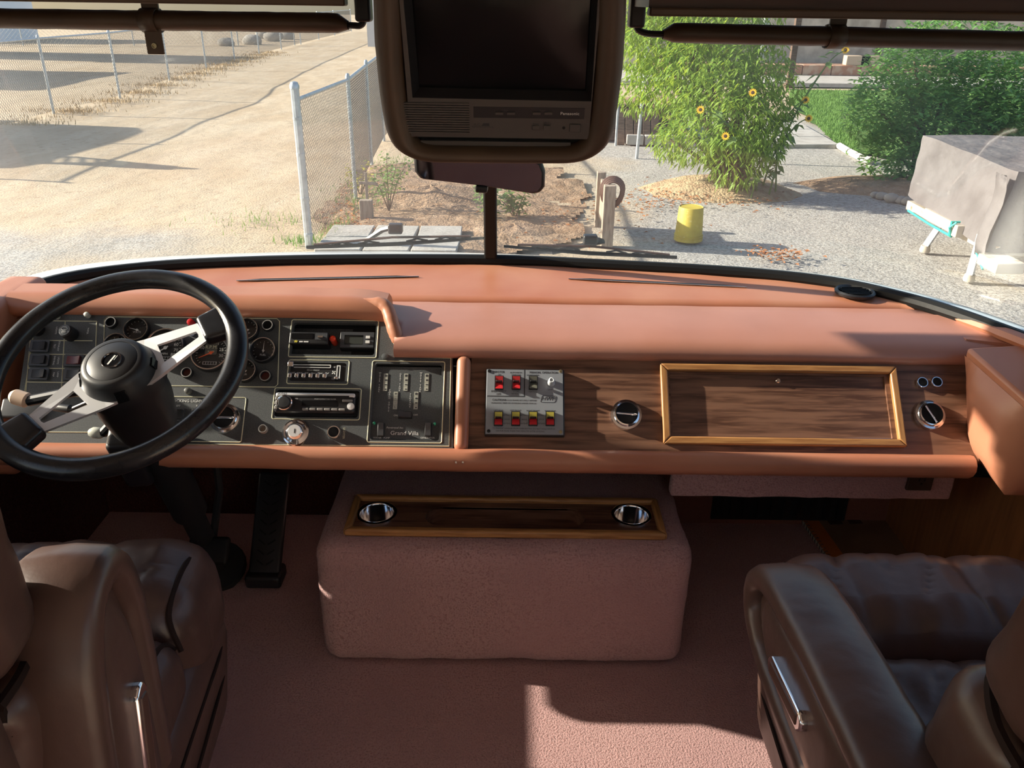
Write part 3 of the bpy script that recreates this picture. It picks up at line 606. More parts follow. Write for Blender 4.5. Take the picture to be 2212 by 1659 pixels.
for s, x_, y_, z_, st in (('MASTER', 1078, 808.5, .0068, 1), ('ON', 1079, 814.5, .0045, 1), ('EMERGENCY', 1077.5, 850, .0062, .9), ('OFF', 1077.5, 856, .0062, .9), ('AUTOMATIC', 1115, 810, .0046, 1), ('LEVELING', 1115, 815, .0046, 1), ('STORE', 1115, 850.5, .0046, 1), ('RETRACT', 1115, 855.5, .0046, 1), ('MANUAL OPERATION', 1174, 810, .0068, .9), ('HORIZONTAL', 1151, 815.5, .0042, 1), ('VERTICAL', 1151, 851, .0042, 1), ('LAMP', 1188, 846.5, .004, 1),
        ('CAUTION!', 1078, 868.5, .0066, .9), ('BLOCK FRAME SECURELY BEFORE', 1125, 869.5, .0044, 1), ('CHANGING TIRES OR WORKING UNDER VEHICLE.', 1110, 875.5, .0044, .95), ('LEFT REAR', 1077, 891, .0042, 1), ('LEFT FRONT', 1114, 891, .0042, 1), ('RIGHT FRONT', 1151, 891.5, .0042, 1), ('RIGHT REAR', 1188, 892, .0042, 1), ('TO PREVENT DAMAGE FROM OVERHEATING DO NOT HOLD SWITCH', 1131, 930, .0043, .95), ('ON FOR MORE THAN TWO MINUTES AFTER LEVELING.', 1124, 935.5, .0043, .95)):
    text('lettering', s, z_, (*lp(x_, y_), ZL), LP, DKPR, stretch=st)
for i in range(3):
    for s, y_ in (('RETRACT', 901), ('HOLD', 910), ('EXTEND', 919)): text('lettering', s, .0040, (*lp(1095.5+36.8*i, y_), ZL), LP, DKPR)
a = lp(1166, 873.5); c = lp(1201, 859.5); sh = [(x_+(y_-a[1])*.25, y_) for x_, y_ in rr(a[0], a[1], c[0]-.003, c[1], .004)]
MB().tube([(x_, y_, ZL) for x_, y_ in sh], .0004, 4, closed=True).build('logo_outline', DKPR, LP); text('logo', 'HWH', .0105, (*lp(1184, 866.2), ZL), LP, DKPR, shear=.3, stretch=1.15)
# ------------------------------------------------------------------ steering wheel
WN = V((-.04, -.524, 1)).normalized(); WC = V((-.674, 1.353, .794))
WPL = Plane(WC, (1, 0, 0), WN.cross(V((1, 0, 0))))
WPL.n = WN; WPL.ux = V((1, 0, 0)) - WN*WN.x; WPL.ux.normalize(); WPL.uy = WN.cross(WPL.ux); WPL.M = TL(*WC) @ Matrix((WPL.ux, WPL.uy, WN)).transposed().to_4x4()
SW = thing('steering_wheel', 'large black leather steering wheel with two silver spokes and round hub', 'steering wheel', WPL.M)
WLEA = mat('wheel_leather', (.012, .012, .014), .27, bump=[(14, .15, .004), (260, .2, .0006)], var=(30, (.022, .022, .026), .5, .8))
RR_ = .2175; rows = []
for i in range(96):
    a = 2*math.pi*i/96; row = []
    for j in range(14):
        t = 2*math.pi*j/14; rad = .0200*(1+.02*noise.noise(V((math.cos(a)*7, math.sin(a)*7, j*.3)))); rho = RR_+rad*math.cos(t)
        row.append((rho*math.cos(a), rho*math.sin(a), rad*.92*math.sin(t)))
    rows.append(row)
MB().grid(rows, cu=True, cv=True).build('rim', WLEA, SW, ang=80)
q1 = WPL.p(466, 702); ang1 = math.atan2(q1[1], q1[0]); q2 = WPL.p(38, 940); ang2 = math.atan2(q2[1], q2[0])
for an in (ang1, ang2):
    T = Matrix.Rotation(an, 4, 'Z')
    def zz(x): return lerp(-.020, -.004, max(0, min(1, (x-.05)/.12)))
    out = [(.03, -.060), (.06, -.052), (.165, -.024), (.165, .024), (.06, .052), (.03, .060)]
    hol = [(.078, -.024), (.150, -.008), (.152, 0), (.150, .008), (.078, .024)]
    sp_ = plate(out, [hol], -.0025, .0025, 'spoke', ALU, SW); me = sp_.data
    for vv in me.vertices: vv.co.z += zz(vv.co.x)
    me.transform(T)
    cv = MB(T); cv.rbox(.158, .212, -.032, .032, -.016, .011, .009, 4, lambda p: V((p.x, p.y*(1+.25*(p.x-.16)/.05), p.z))); o = cv.build('spoke_wrap', WLEA, SW)
    st = MB()
    for s in range(14):
        a = an + R(16+s*2.2) if an == ang1 else an + R(16+s*2.4); st.M = Matrix.Rotation(a, 4, 'Z') @ TL(RR_-.0165, 0, .0055); st.rbox(-.0018, .0018, -.0014, .0014, -.001, .001, .0008, 1)
    stuff(st.build('stitching', WHT, SW))
MB().lathe([(.062, -.055), (.074, -.050), (.075, -.030), (.066, -.012), (.060, .002), (.055, .012), (.050, .0145), (.045, .0150), (.0445, .0142), (.0435, .0150), (.018, .0165)], 48, cap1=False).build('hub', BLK, SW, ang=50)
MB().lathe([(.018, .0165), (.0175, .0185), (.0160, .0185), (.0155, .0165)], 32, cap0=False, cap1=False).build('badge_ring', CHR, SW)
MB().lathe([(.0156, .0170), (.0001, .0172)], 32, cap0=False, cap1=False).build('badge', SCRN, SW)
for a in (ang2-R(28), ang2+R(62), ang1-R(20)):
    T = Matrix.Rotation(a, 4, 'Z') @ TL(.0655, 0, -.012) @ Matrix.Rotation(R(70), 4, 'Y')
    MB(T).box(-.011, .011, -.010, .010, -.002, .0025).build('hub_window', SCRN, SW, bevel=.001)
MB(Matrix.Rotation(R(70), 4, 'Z')).box(-.011, .011, -.0015, .0015, .0173, .0176).build('lettering', WHT, SW); MB(Matrix.Rotation(R(72), 4, 'Z')).box(.001, .012, -.0050, -.0042, .0173, .0176).build('lettering', WHT, SW)
# ------------------------------------------------------------------ steering column
foot = atZ(470, 1225, .03)
SC = thing('steering_column', 'black steering column sloping down to the floor behind the wheel', 'steering column', TL(*WC))
d0 = V((0, 0, 0)) - WN*.05; ft = foot - WC
ax = (ft-d0).normalized(); Q = ax.to_track_quat('Z', 'Y').to_matrix().to_4x4(); T = TL(*d0) @ Q; Lc = (ft-d0).length
MB().lathe([(.060, -.01), (.068, .0), (.070, .05), (.062, .12), (.050, .16), (.044, .20), (.040, .20)], 28, T).build('column_shroud', BLK, SC)
MB().lathe([(.040, .19), (.040, .50), (.028, .51), (.028, Lc-.02), (.07, Lc-.015), (.075, Lc)], 20, T).build('column_tube', BLKM, SC)
b = MB(T); b.rbox(.02, .075, -.05, .05, .14, .30, .012, 2); b.build('tilt_bracket', BLK, SC, bevel=0)
for z_ in (.17, .26): MB(T @ TL(.076, .0, z_) @ Matrix.Rotation(R(90), 4, 'Y')).lathe([(.006, -.002), (.006, .004), (.003, .006)], 10).build('bolt', STEEL, SC)
def stalk(name, m_rod, m_tip, pa, pb, pc, r1, r2):
    o = MB().tube([pa-WC, pb-WC], r1, 10).build(name, m_rod, SC)
    d = (pc-pb).normalized(); MB().tube([pb-WC, pb+d*.004-WC, pc-d*.008-WC, pc-WC], [r1*.9, r2, r2, r2*.6], 14).build('grip', m_tip, o)
p0 = WC-WN*.075
stalk('gear_lever', BLK, CREAMK, p0+V((-.05, .03, 0)), atY(62, 866, 1.42), atY(24, 854, 1.425), .0105, .0150)
stalk('signal_stalk', CHR, BLK, p0+V((-.05, .05, -.02)), atY(155, 884, 1.46), atY(110, 878, 1.47), .004, .0085)
stalk('tilt_lever', BLK, PEARL, p0+V((-.02, .06, -.04)), atY(222, 936, 1.44), atY(193, 934, 1.44), .010, .0115)
o = MB().tube([p0-WC+V((0, .02, -.07)), atY(268, 985, 1.43)-WC, atY(262, 965, 1.44)-WC], [.012, .012, .009], 10).build('release_handle', ALU, SC)
# ------------------------------------------------------------------ pedals
a = atZ(572, 1258, .01); AP = thing('accelerator_pedal', 'long black rubber treadle pedal on the floor beside the carpeted box', 'pedal', TL(*a))
T = Matrix.Rotation(R(48), 4, 'X')
MB(T).rbox(-.042, .042, 0, .29, 0, .018, .012, 4).build('treadle', BLK, AP)
for i in range(9):
    for sg in (-1, 1):
        k_ = MB(T @ TL(sg*.013, .05+i*.026, .0185) @ Matrix.Rotation(R(35*sg), 4, 'Z')); k_.cbox((0, 0, 0), (.022, .004, .003)); k_.build('tread_rib', RUB, AP)
MB(TL(0, 0, .002)).rbox(-.047, .047, -.02, .05, -.01, .028, .01, 3).build('heel_block', BLK, AP)
a = atZ(452, 1190, .16); BP = thing('brake_pedal', 'dark brake pedal partly hidden behind the steering column', 'pedal', TL(a.x, a.y, 0))
MB(TL(0, 0, .16) @ Matrix.Rotation(R(50), 4, 'X')).rbox(-.05, .05, -.035, .035, -.01, .012, .01, 3).build('pedal_pad', RUB, BP)
MB().tube([(0, .02, .16), (0, .12, .26), (0, .14, .45)], .010, 8).build('pedal_arm', BLKM, BP)
# ------------------------------------------------------------------ carpeted centre box with drinks tray
ZB = .327
CB = thing('centre_console_box', 'mauve carpeted box on the cab floor between the two seats', 'console', TL(.025, 1.75, 0))
ci = TL(-.025, -1.75, 0)
tr = [atZ(*q, ZB+.01) for q in ((737, 1156), (1441, 1156), (1418, 1079), (768, 1074))]
tx0, tx1 = (tr[0].x+tr[3].x)/2, (tr[1].x+tr[2].x)/2; ty0, ty1 = (tr[0].y+tr[1].y)/2, (tr[2].y+tr[3].y)/2
def cf(p):
    q = V(p); k_ = .004*noise.noise(q*9)+.0015*noise.noise(q*60); q += V((k_, k_, k_)); return ci @ q
o = MB().rbox(-.388, .442, 1.452, 2.03, .0, ZB, .042, 44, cf).build('carpet_body', CARP, CB, weld=True, ang=80)
bm = bmesh.new(); bm.from_mesh(o.data); kill = []
for f in bm.faces:
    c = f.calc_center_median() + V((.025, 1.75, 0))
    if c.z > ZB-.03 and tx0+.010 < c.x < tx1-.010 and ty0+.007 < c.y < ty1-.007: kill.append(f)
bmesh.ops.delete(bm, geom=kill, context='FACES'); bm.to_mesh(o.data); bm.free()
TR = thing('drinks_tray', 'wooden tray with two chrome cup holders set into the carpeted box', 'tray', TL((tx0+tx1)/2, (ty0+ty1)/2, ZB))
hx, hy = (tx1-tx0)/2, (ty1-ty0)/2; tcx, tcy = (tx0+tx1)/2, (ty0+ty1)/2
def tl_(x_, y_): q = atZ(x_, y_, ZB+.008); return (q.x-tcx, q.y-tcy)
cA, cB_ = tl_(814, 1109), tl_(1364, 1113); rc = .043
ra, rb = tl_(920, 1112), tl_(1262, 1112)
rec = rr(ra[0], -.038, rb[0], .038, .037, 8)
plate(rr(-hx+.01, -hy+.008, hx-.01, hy-.008, .002), [circ(*cA, rc-.004), circ(*cB_, rc-.004), rec], .002, .008, 'tray_board', WAL, TR)
plate(rr(ra[0]-.002, -.040, rb[0]+.002, .040, .038, 8), [], -.034, -.030, 'recess_floor', WAL, TR)
b = MB(); b.grid([[(x, y, -.034) for x, y in rec], [(x, y, .006) for x, y in rec]], cv=True); b.build('recess_wall', WAL, TR)
tw = .017
def rail2(p, m): MB().prism(p, .0, .019).build('frame_rail', m, TR, bevel=.005)
rail2([(-hx, -hy), (hx, -hy), (hx-tw, -hy+tw), (-hx+tw, -hy+tw)], OAK); rail2([(-hx, hy), (-hx+tw, hy-tw), (hx-tw, hy-tw), (hx, hy)], OAK)
rail2([(-hx, -hy), (-hx+tw, -hy+tw), (-hx+tw, hy-tw), (-hx, hy)], OAKV); rail2([(hx, -hy), (hx, hy), (hx-tw, hy-tw), (hx-tw, -hy+tw)], OAKV)
for c in (cA, cB_):
    MB().lathe([(rc+.003, .008), (rc+.003, .011), (rc, .0125), (rc-.004, .0115), (rc-.006, .006), (rc-.007, -.028), (rc-.010, -.030), (rc-.011, -.060), (rc-.014, -.064), (.0001, -.064)], 40, TL(*c, 0), cap0=False, cap1=False).build('cup_holder', CHR, TR, ang=60)
# ------------------------------------------------------------------ passenger foot well
p = [atY(1436, 1000, 1.60), atY(2052, 1000, 1.60), atY(2044, 1074, 1.60), atY(1446, 1068, 1.60)]
VL = thing('carpet_valance', 'strip of mauve carpet hanging below the passenger dashboard', 'carpet', TL(*p[3]))
def vf(q): return q + V((0, .004*noise.noise(q*40), .004*noise.noise(q*50+V((3, 1, 2)))))
MB().rbox(0, p[1].x-p[0].x, -.01, .02, 0, .14, .008, 18, vf).build('carpet_strip', CARP, VL, ang=80)
c = atY(1988, 1037, 1.585); OU = thing('power_outlet', 'dark brown wall outlet set in the carpet strip under the glove box', 'outlet', TL(c.x, c.y, c.z))
MB().box(-.028, .028, -.004, .006, -.026, .026).build('cover_plate', mat('dark_brown_plastic', (.03, .016, .012), .4), OU, bevel=.002)
for dx in (-.004, .008): MB().cbox((dx, -.0045, .004), (.0022, .002, .009)).build('slot', BLKM, OU)
MB().cbox((.002, -.0045, -.008), (.004, .002, .004)).build('slot', BLKM, OU)
g0, g1 = atY(1538, 1112, 2.03), atY(1838, 1070, 2.03)
HG = thing('heater_grille', 'black slatted heater grille low on the wall behind the passenger foot well', 'grille', TL(g0.x, 2.045, .02))
gw = g1.x-g0.x; MB().box(0, gw, -.008, 0, 0, .12).build('grille_frame', BLKM, HG)
for i in range(10): MB(TL(.02+i*(gw-.04)/9, -.012, .06) @ Matrix.Rotation(R(25), 4, 'Z')).cbox((0, 0, 0), (.022, .004, .10)).build('grille_slat', BLK, HG)
bk = [atZ(*q, .02) for q in ((1728, 1108), (1946, 1101), (2010, 1190), (1770, 1190))]
BK = thing('road_atlas', 'spiral bound road atlas with an orange spine strip lying on the floor', 'book', TL(*((bk[0]+bk[2])/2).to_2d(), 0))
ux = (bk[1]-bk[0]).normalized(); ang = math.atan2(ux.y, ux.x); BK.rotation_euler = (0, 0, ang)
MB().box(-.15, .15, -.19, .19, .002, .016).build('page_block', mat('paper', (.55, .47, .36), .8), BK)
MB().box(-.151, .151, -.191, .191, .016, .018).build('cover', mat('atlas_cover', (.20, .125, .07), .6, var=(9, (.26, .17, .10), .4, .6)), BK)
MB().box(-.151, -.105, -.191, .191, .018, .0184).build('spine_strip', mat('orange_card', (.55, .17, .03), .6), BK)
for i in range(24): MB().tube([(-.146+.006*math.cos(a), -.18+i*.0156, .011+.010*math.sin(a)) for a in [2*math.pi*j/8 for j in range(8)]], .0012, 4, closed=True).build('binding_loop', BLK, BK)
DB = mat('dark_brown_print', (.07, .04, .025), .7)
text('lettering', '1998', .034, (-.045, .115, .0184), BK, DB); [MB().box(a, c, .145, .163, .0182, .0186).build('lettering', DB, BK) for a, c in ((-.07, .02), (.03, .11))]
for dx in (-.06, .0): MB().box(dx-.02, dx+.02, .04, .085, .0182, .0186).build('cover_picture', DB, BK)
# ------------------------------------------------------------------ leather captain seats
def wrinkle(q, a=.004, s=14): return V((0, 0, a*noise.noise(V((q.x*s, q.y*s*.35, q.z*s)))))
def make_seat(name, label, M, raised_right, by, rec):
    st = thing(name, label, 'seat', M)
    MB().rbox(-.17, .17, .02, .42, 0, .20, .02, 2).build('pedestal', BLK, st)
    def sk_(p): return V((p.x*(1-.10*max(0, (.34-p.z)/.2)), p.y, p.z))
    MB().rbox(-.255, .255, -.10, .545, .12, .40, .06, 8, sk_).build('seat_base', SEAT, st, ang=80)
    def puff(cx, cy, h):
        def f(p):
            dx = (p.x)/.25; q = V(p)
            if p.z > .40:
                q.z += h*(1-dx*dx)*.5
                e_ = max(0, 1-abs(dx)**4); q.z -= e_*.010*(1-abs(noise.noise(V((p.x*7+p.y*2.5+noise.noise(p*6)*.5, p.y*1.6, 1.7+cy*9)))))**14
                q.z -= e_*.005*(1-abs(noise.noise(V((p.x*13-p.y*4, p.y*3, 6.7+cy*5)))))**12
                q.z += .004*noise.noise(V((p.x*30, p.y*9, 4.1)))
            return q
        return f
    MB().rbox(-.245, .245, -.02, .345, .36, .495, .055, 44, puff(0, .1, .012)).build('seat_cushion', SEAT, st, ang=80)
    MB().rbox(-.252, .252, .335, .585, .30, .530, .085, 44, puff(0, .4, .015)).build('thigh_bolster', SEAT, st, ang=80)
    for sg in (-1, 1):
        x = sg*.213
        MB().tube(smooth_curve([(x, -.0, .475), (x, .15, .494), (x, .30, .486), (x+sg*.01, .335, .455)], 5), .0045, 6).build('piping', PIPE, st)
        MB().tube(smooth_curve([(x+sg*.02, .335, .45), (x, .365, .500), (x, .45, .521), (x, .53, .495), (x, .566, .43), (x, .560, .36)], 6), .0045, 6).build('piping', PIPE, st)
        MB().tube(smooth_curve([(sg*.248, -.05, .33), (sg*.2535, .15, .345), (sg*.2535, .33, .345), (sg*.2535, .44, .345), (sg*.236, .525, .34)], 6), .004, 6).build('piping', PIPE, st)
        MB().tube(smooth_curve([(sg*.230, -.05, .21), (sg*.243, .2, .245), (sg*.247, .42, .27), (sg*.232, .52, .25)], 6), .004, 6).build('piping', PIPE, st)
    # backrest
    B = TL(0, by, .44) @ Matrix.Rotation(R(rec), 4, 'X')
    bo = MB(B).rbox(-.25, .25, -.15, -.02, 0, .68, .06, 8).build('backrest', SEAT, st, ang=80)
    for zi, (z0, z1) in enumerate(((.03, .17), (.175, .36), (.365, .60))):
        for sg in (-1, 1):
            def wf(p, sg=sg): q = V(p); q += V((0, .012*noise.noise(p*18), 0)); return q
            MB(B).rbox(*sorted((sg*.135, sg*.258)), -.06, .10-.02*zi, z0, z1, .045, 5, wf).build('side_bolster', SEAT, bo, ang=80)
            y = .10-.02*zi
            MB(B).tube(smooth_curve([(sg*.244, -.05, z1+.002), (sg*.246, .0, z1+.002), (sg*.226, y-.032, z1+.002), (sg*.19, y-.02, z1+.002), (sg*.14, y-.05, z1+.002)], 5), .006, 6).build('piping', PIPE, bo)
        MB(B).rbox(-.14, .14, -.05, .055-.01*zi, z0, z1, .04, 6).build('back_pad', SEAT, bo, ang=80)
    for sg in (-1, 1): MB(B).tube(smooth_curve([(sg*.225, -.042, .01), (sg*.236, -.040, .1), (sg*.236, -.040, .4), (sg*.234, -.040, .60), (sg*.205, -.045, .655), (sg*.12, -.040, .668)], 5), .006, 6).build('piping', PIPE, bo)
    MB(B).rbox(-.15, .15, -.13, .03, .69, .86, .06, 5).build('headrest', SEAT, st, ang=80)
    # arms
    for sg in (-1, 1):
        up = raised_right and sg > 0
        A = TL(sg*(.288 if not up else .262), .03 if not up else -.035, .60 if not up else .50) @ (Matrix.Rotation(R(86), 4, 'X') if up else Matrix())
        path = smooth_curve([V((0, y, z)) for y, z in ((-.10, .062), (.0, .060), (.12, .054), (.22, .044), (.295, .028), (.335, .004), (.350, -.028), (.340, -.060), (.305, -.082), (.25, -.095), (.15, -.10), (.02, -.10))], 4)
        sec = [(-.050, .0), (-.047, .013), (-.036, .019), (0, .0215), (.036, .019), (.047, .013), (.050, 0), (.046, -.012), (.03, -.016), (-.03, -.016), (-.046, -.012)]
        rows = []; n = len(path)
        for i in range(n):
            t = (path[min(i+1, n-1)]-path[max(i-1, 0)]).normalized(); nn = V((0, -t.z, t.y)); nn = nn if True else nn
            k_ = 1.0 if i < n*.55 else lerp(1, .82, (i-n*.55)/(n*.45))
            wr = .0022*noise.noise(V((0, i*.9, sg)))
            rows.append([path[i] + V((x*k_, 0, 0)) + nn*(y*1.15+wr) for x, y in sec])
        rows = [[A @ p for p in r_] for r_ in rows]
        m_ = MB(); m_.grid(rows, cv=True); m_.f.append(tuple(range(len(sec)))); m_.f.append(tuple(len(sec)*(n-1)+j for j in reversed(range(len(sec)))))
        ar = m_.build('armrest', SEAT, st, ang=60)
        pl_ = [(-.10, .05), (.0, .048), (.12, .042), (.22, .031), (.285, .016), (.318, -.004), (.328, -.028), (.320, -.052), (.292, -.070), (.24, -.082), (.15, -.088), (-.10, -.088)]
        YZ = Matrix(((0, 0, 1, 0), (1, 0, 0, 0), (0, 1, 0, 0), (0, 0, 0, 1)))
        def bul(inset, xo):
            cx_, cy_ = .11, -.02
            return [A @ V((xo, cx_+(y-cx_)*inset, cy_+(z-cy_)*inset)) for y, z in pl_]
        m_ = MB(); m_.grid([bul(1, sg*.030), bul(.93, sg*.030), bul(.86, sg*.037), bul(.72, sg*.043), bul(.4, sg*.045), bul(.05, sg*.045)], cv=True); m_.grid([bul(1, -sg*.030), bul(.93, -sg*.032), bul(.5, -sg*.036), bul(.05, -sg*.036)], cv=True)
        m_.build('arm_panel', SEAT, ar, ang=60)
        T = A @ TL(sg*.046, .135, -.022) @ Matrix.Rotation(R(-8), 4, 'X')
        hd = MB(T); Q90 = Matrix(((0, 0, 1, 0), (1, 0, 0, 0), (0, 1, 0, 0), (0, 0, 0, 1)))
        hd.prism([(-.068, -.006), (-.058, -.015), (.058, -.015), (.068, -.006), (.068, .006), (.058, .015), (-.058, .015), (-.068, .006)], -.004, .009, Q90 @ (Matrix.Scale(-1, 4, V((0, 0, 1))) if sg < 0 else Matrix()))
        hd.build('handle_plate', CHR, ar, bevel=.003)
        MB(T).rbox(*sorted((sg*.006, sg*.0108)), -.055, .055, -.0085, .0085, .003, 3).build('handle_inset', SEATD, ar)
    return st
DS = make_seat('driver_seat', 'brown leather driver seat with its right armrest folded upright', TL(-.685, .655, 0) @ Matrix.Rotation(R(5), 4, 'Z'), True, -.045, 3)
PS = make_seat('passenger_seat', 'brown leather passenger seat with both armrests lowered on the right', TL(.745, .65, 0), False, .01, 14)
for i, (dz, h) in enumerate(((.22, .035), (.19, .055))):
    MB().rbox(-.30, -.255, .16, .19, dz, dz+.02, .008, 2).build('seat_lever', BLK, PS)
# ------------------------------------------------------------------ overhead television console
o3 = CAM + ray(1076, 170)*1.2
TVP = Plane(o3, (1, 0, 0), (0, -math.sin(R(14)), math.cos(R(14)))); tp = TVP.p
OC = thing('overhead_console', 'tan padded overhead housing around the television above the windshield', 'console', TVP.M)
cl = [(836, -160), (838, 0), (843, 120), (853, 220), (866, 282), (886, 312), (925, 327), (1000, 330), (1160, 331), (1238, 329), (1274, 313), (1294, 284), (1306, 220), (1316, 120), (1320, 0), (1322, -160)]
rim = smooth_curve([V((*tp(*q), .0)) for q in cl], 4)
rows = []; n = len(rim)
for i in range(n):
    t = (rim[min(i+1, n-1)]-rim[max(i-1, 0)]).normalized(); o_ = V((t.y, -t.x, 0)); k_ = (1+.05*noise.noise(rim[i]*30))*lerp(1, .60, abs(t.x)**2)
    rows.append([rim[i] + o_*(-1)*(.0205*k_*math.cos(a)*-1) + V((0, 0, .026*math.sin(a))) for a in [2*math.pi*j/14 for j in range(14)]])
MB().grid(rows, cv=True).build('padded_rim', TANV, OC, ang=80)
back = [V((p.x, p.y, 0)) for p in rim]; rows = [[p for p in back], [V((p.x, p.y, -.10)) for p in back], [V((p.x*.97, p.y*.9+.012, -.24)) for p in back]]
b = MB(); b.grid(rows); k0 = 2*len(back); b.f.append(tuple(range(k0, k0+len(back)))); b.build('console_shell', TANV, OC)
a_ = tp(838, -160); c_ = tp(1322, -160)
MB().box(a_[0]-.02, c_[0]+.02, a_[1]-.035, a_[1]+.42, -.24, .024).build('console_header', TANV, OC, bevel=.01)
TV = thing('television', 'small grey television with dark screen and ribbed speaker in the overhead console', 'television', TVP.M)
def tq(x, y): return tp(x, y)
tb = [tq(889, 287), tq(1270, 293), tq(1304, -90), tq(858, -90)]
sc = [tq(893, 204), tq(1276, 212), tq(1294, -70), tq(868, -70)]
plate(tb, [sc], -.012, .014, 'front_case', TVG, TV)
MB().prism([tuple(V(q)*.98) for q in tb], -.20, -.012).build('rear_case', BLKM, TV)
ins = [tq(905, 192), tq(1266, 200), tq(1282, -60), tq(884, -60)]
b = MB(); b.grid([[(*q, .012) for q in sc], [(*q, -.006) for q in ins]], cv=True); b.build('screen_mask', BLK, TV)
rows = []
for j in range(9):
    row = []
    for i in range(13):
        x, y = tq(lerp(lerp(905, 884, j/8), lerp(1266, 1282, j/8), i/12), lerp(lerp(192, 200, i/12), -60, j/8)); row.append((x, y, -.010+.012*(1-((i-6)/6)**2)*(1-((j-4)/4)**2)))
    rows.append(row)
MB().grid(rows).build('screen', SCRN, TV)
a, c = tq(874, 279), tq(1014, 212)
for i in range(13):
    y = lerp(c[1]-.003, a[1]+.002, i/12); MB().box(a[0], c[0], y-.0013, y+.0010, .012, .0168).build('speaker_slat', TVG, TV)
a, c = tq(1024, 246), tq(1262, 226); MB().box(a[0], c[0], a[1], c[1], .013, .0148).build('control_strip', BLK, TV)
for x_ in (1079, 1104, 1159, 1184): q = tq(x_, 236.5); MB().cbox((*q, .0155), (.0115, .0035, .003)).build('channel_button', TVG, TV)
for x_ in (1157, 1181): q = tq(x_, 267); MB().cbox((*q, .0155), (.010, .0062, .003)).build('function_button', TVG, TV, bevel=.0005)
q = tq(1241, 268); MB().cbox((*q, .0155), (.0165, .0115, .004)).build('power_button', TVG, TV, bevel=.0008)
q = tq(1217, 268.5); MB().lathe([(.0023, .013), (.0023, .0145)], 10, TL(*q, 0)).build('sensor_dot', BLKM, TV)
text('lettering', 'Panasonic', .0062, (*tq(1230, 237.5), .0151), TV, WHT, stretch=1.15)
text('lettering', 'A.C.', .0050, (*tq(1032, 261), .0143), TV, DKPR, stretch=1.2); q = tq(1049, 261.5); MB().prism([(q[0]-.006, q[1]-.002), (q[0]+.006, q[1]-.002), (q[0]+.006, q[1]+.002), (q[0]-.003, q[1]+.002)], .014, .0143).build('logo', DKPR, TV); text('lettering', 'REMOTE CONTROL', .0036, (*tq(1044, 266.5), .0143), TV, DKPR)
text('lettering', 'Recall', .0034, (*tq(1157, 260), .0143), TV, DKPR); text('lettering', 'Selector', .0034, (*tq(1181, 256.5), .0143), TV, DKPR); text('lettering', 'VHF/UHF', .0034, (*tq(1181, 260.5), .0143), TV, DKPR); text('lettering', 'Power', .0034, (*tq(1241, 260), .0143), TV, DKPR)
text('lettering', 'Volume', .0030, (*tq(1091, 229.5), .0151), TV, TVG); text('lettering', 'Channel', .0030, (*tq(1172, 231), .0151), TV, TVG)
VC = thing('video_player', 'slim black player unit with a silver strip under the television', 'video player', TVP.M @ TL(0, 0, -.012))
a, c = tq(885, 311), tq(1270, 289)
MB().box(a[0], c[0], a[1]-.006, c[1]+.004, -.10, .004).build('player_body', BLKM, VC)
a, c = tq(909, 313), tq(1233, 307); MB().box(a[0], c[0], a[1], c[1], .004, .014).build('silver_strip', TVG, VC, bevel=.001)
text('lettering', 'Panasonic', .0040, (*tq(1028, 293), .0046), VC, TVG); text('lettering', 'Auto Clock', .0036, (*tq(1215, 298), .0046), VC, TVG)
# ------------------------------------------------------------------ rear-view mirror
mc = CAM + ray(1035, 378)*1.62
MP = Plane(mc, (1, -.06, -.035), (0, -.10, 1))
RM = thing('rear_view_mirror', 'black framed rear-view mirror hanging below the television console', 'mirror', MP.M)
ml = [MP.p(*q) for q in ((892, 335), (895, 372), (908, 388), (1040, 403), (1150, 420), (1166, 418), (1176, 405), (1177, 372), (1170, 352), (1160, 345), (900, 330))]
MB().prism(ml, -.022, .0).build('mirror_housing', BLK, RM, bevel=.006)
cx, cy = sum(p[0] for p in ml)/len(ml), sum(p[1] for p in ml)/len(ml)
MB().prism([(cx+(x-cx)*.945, cy+(y-cy)*.86) for x, y in ml], .0005, .0018).build('mirror_glass', MIRR, RM)
q = MP.p(1040, 410); MB().rbox(q[0]-.012, q[0]+.012, q[1]-.006, q[1]+.008, -.016, .004, .004, 2).build('day_night_tab', BLK, RM)
MB().tube([(cx, cy, -.02), (cx, cy+.06, -.06), (cx, cy+.13, -.10)], .009, 8).build('mirror_stem', BLK, RM)
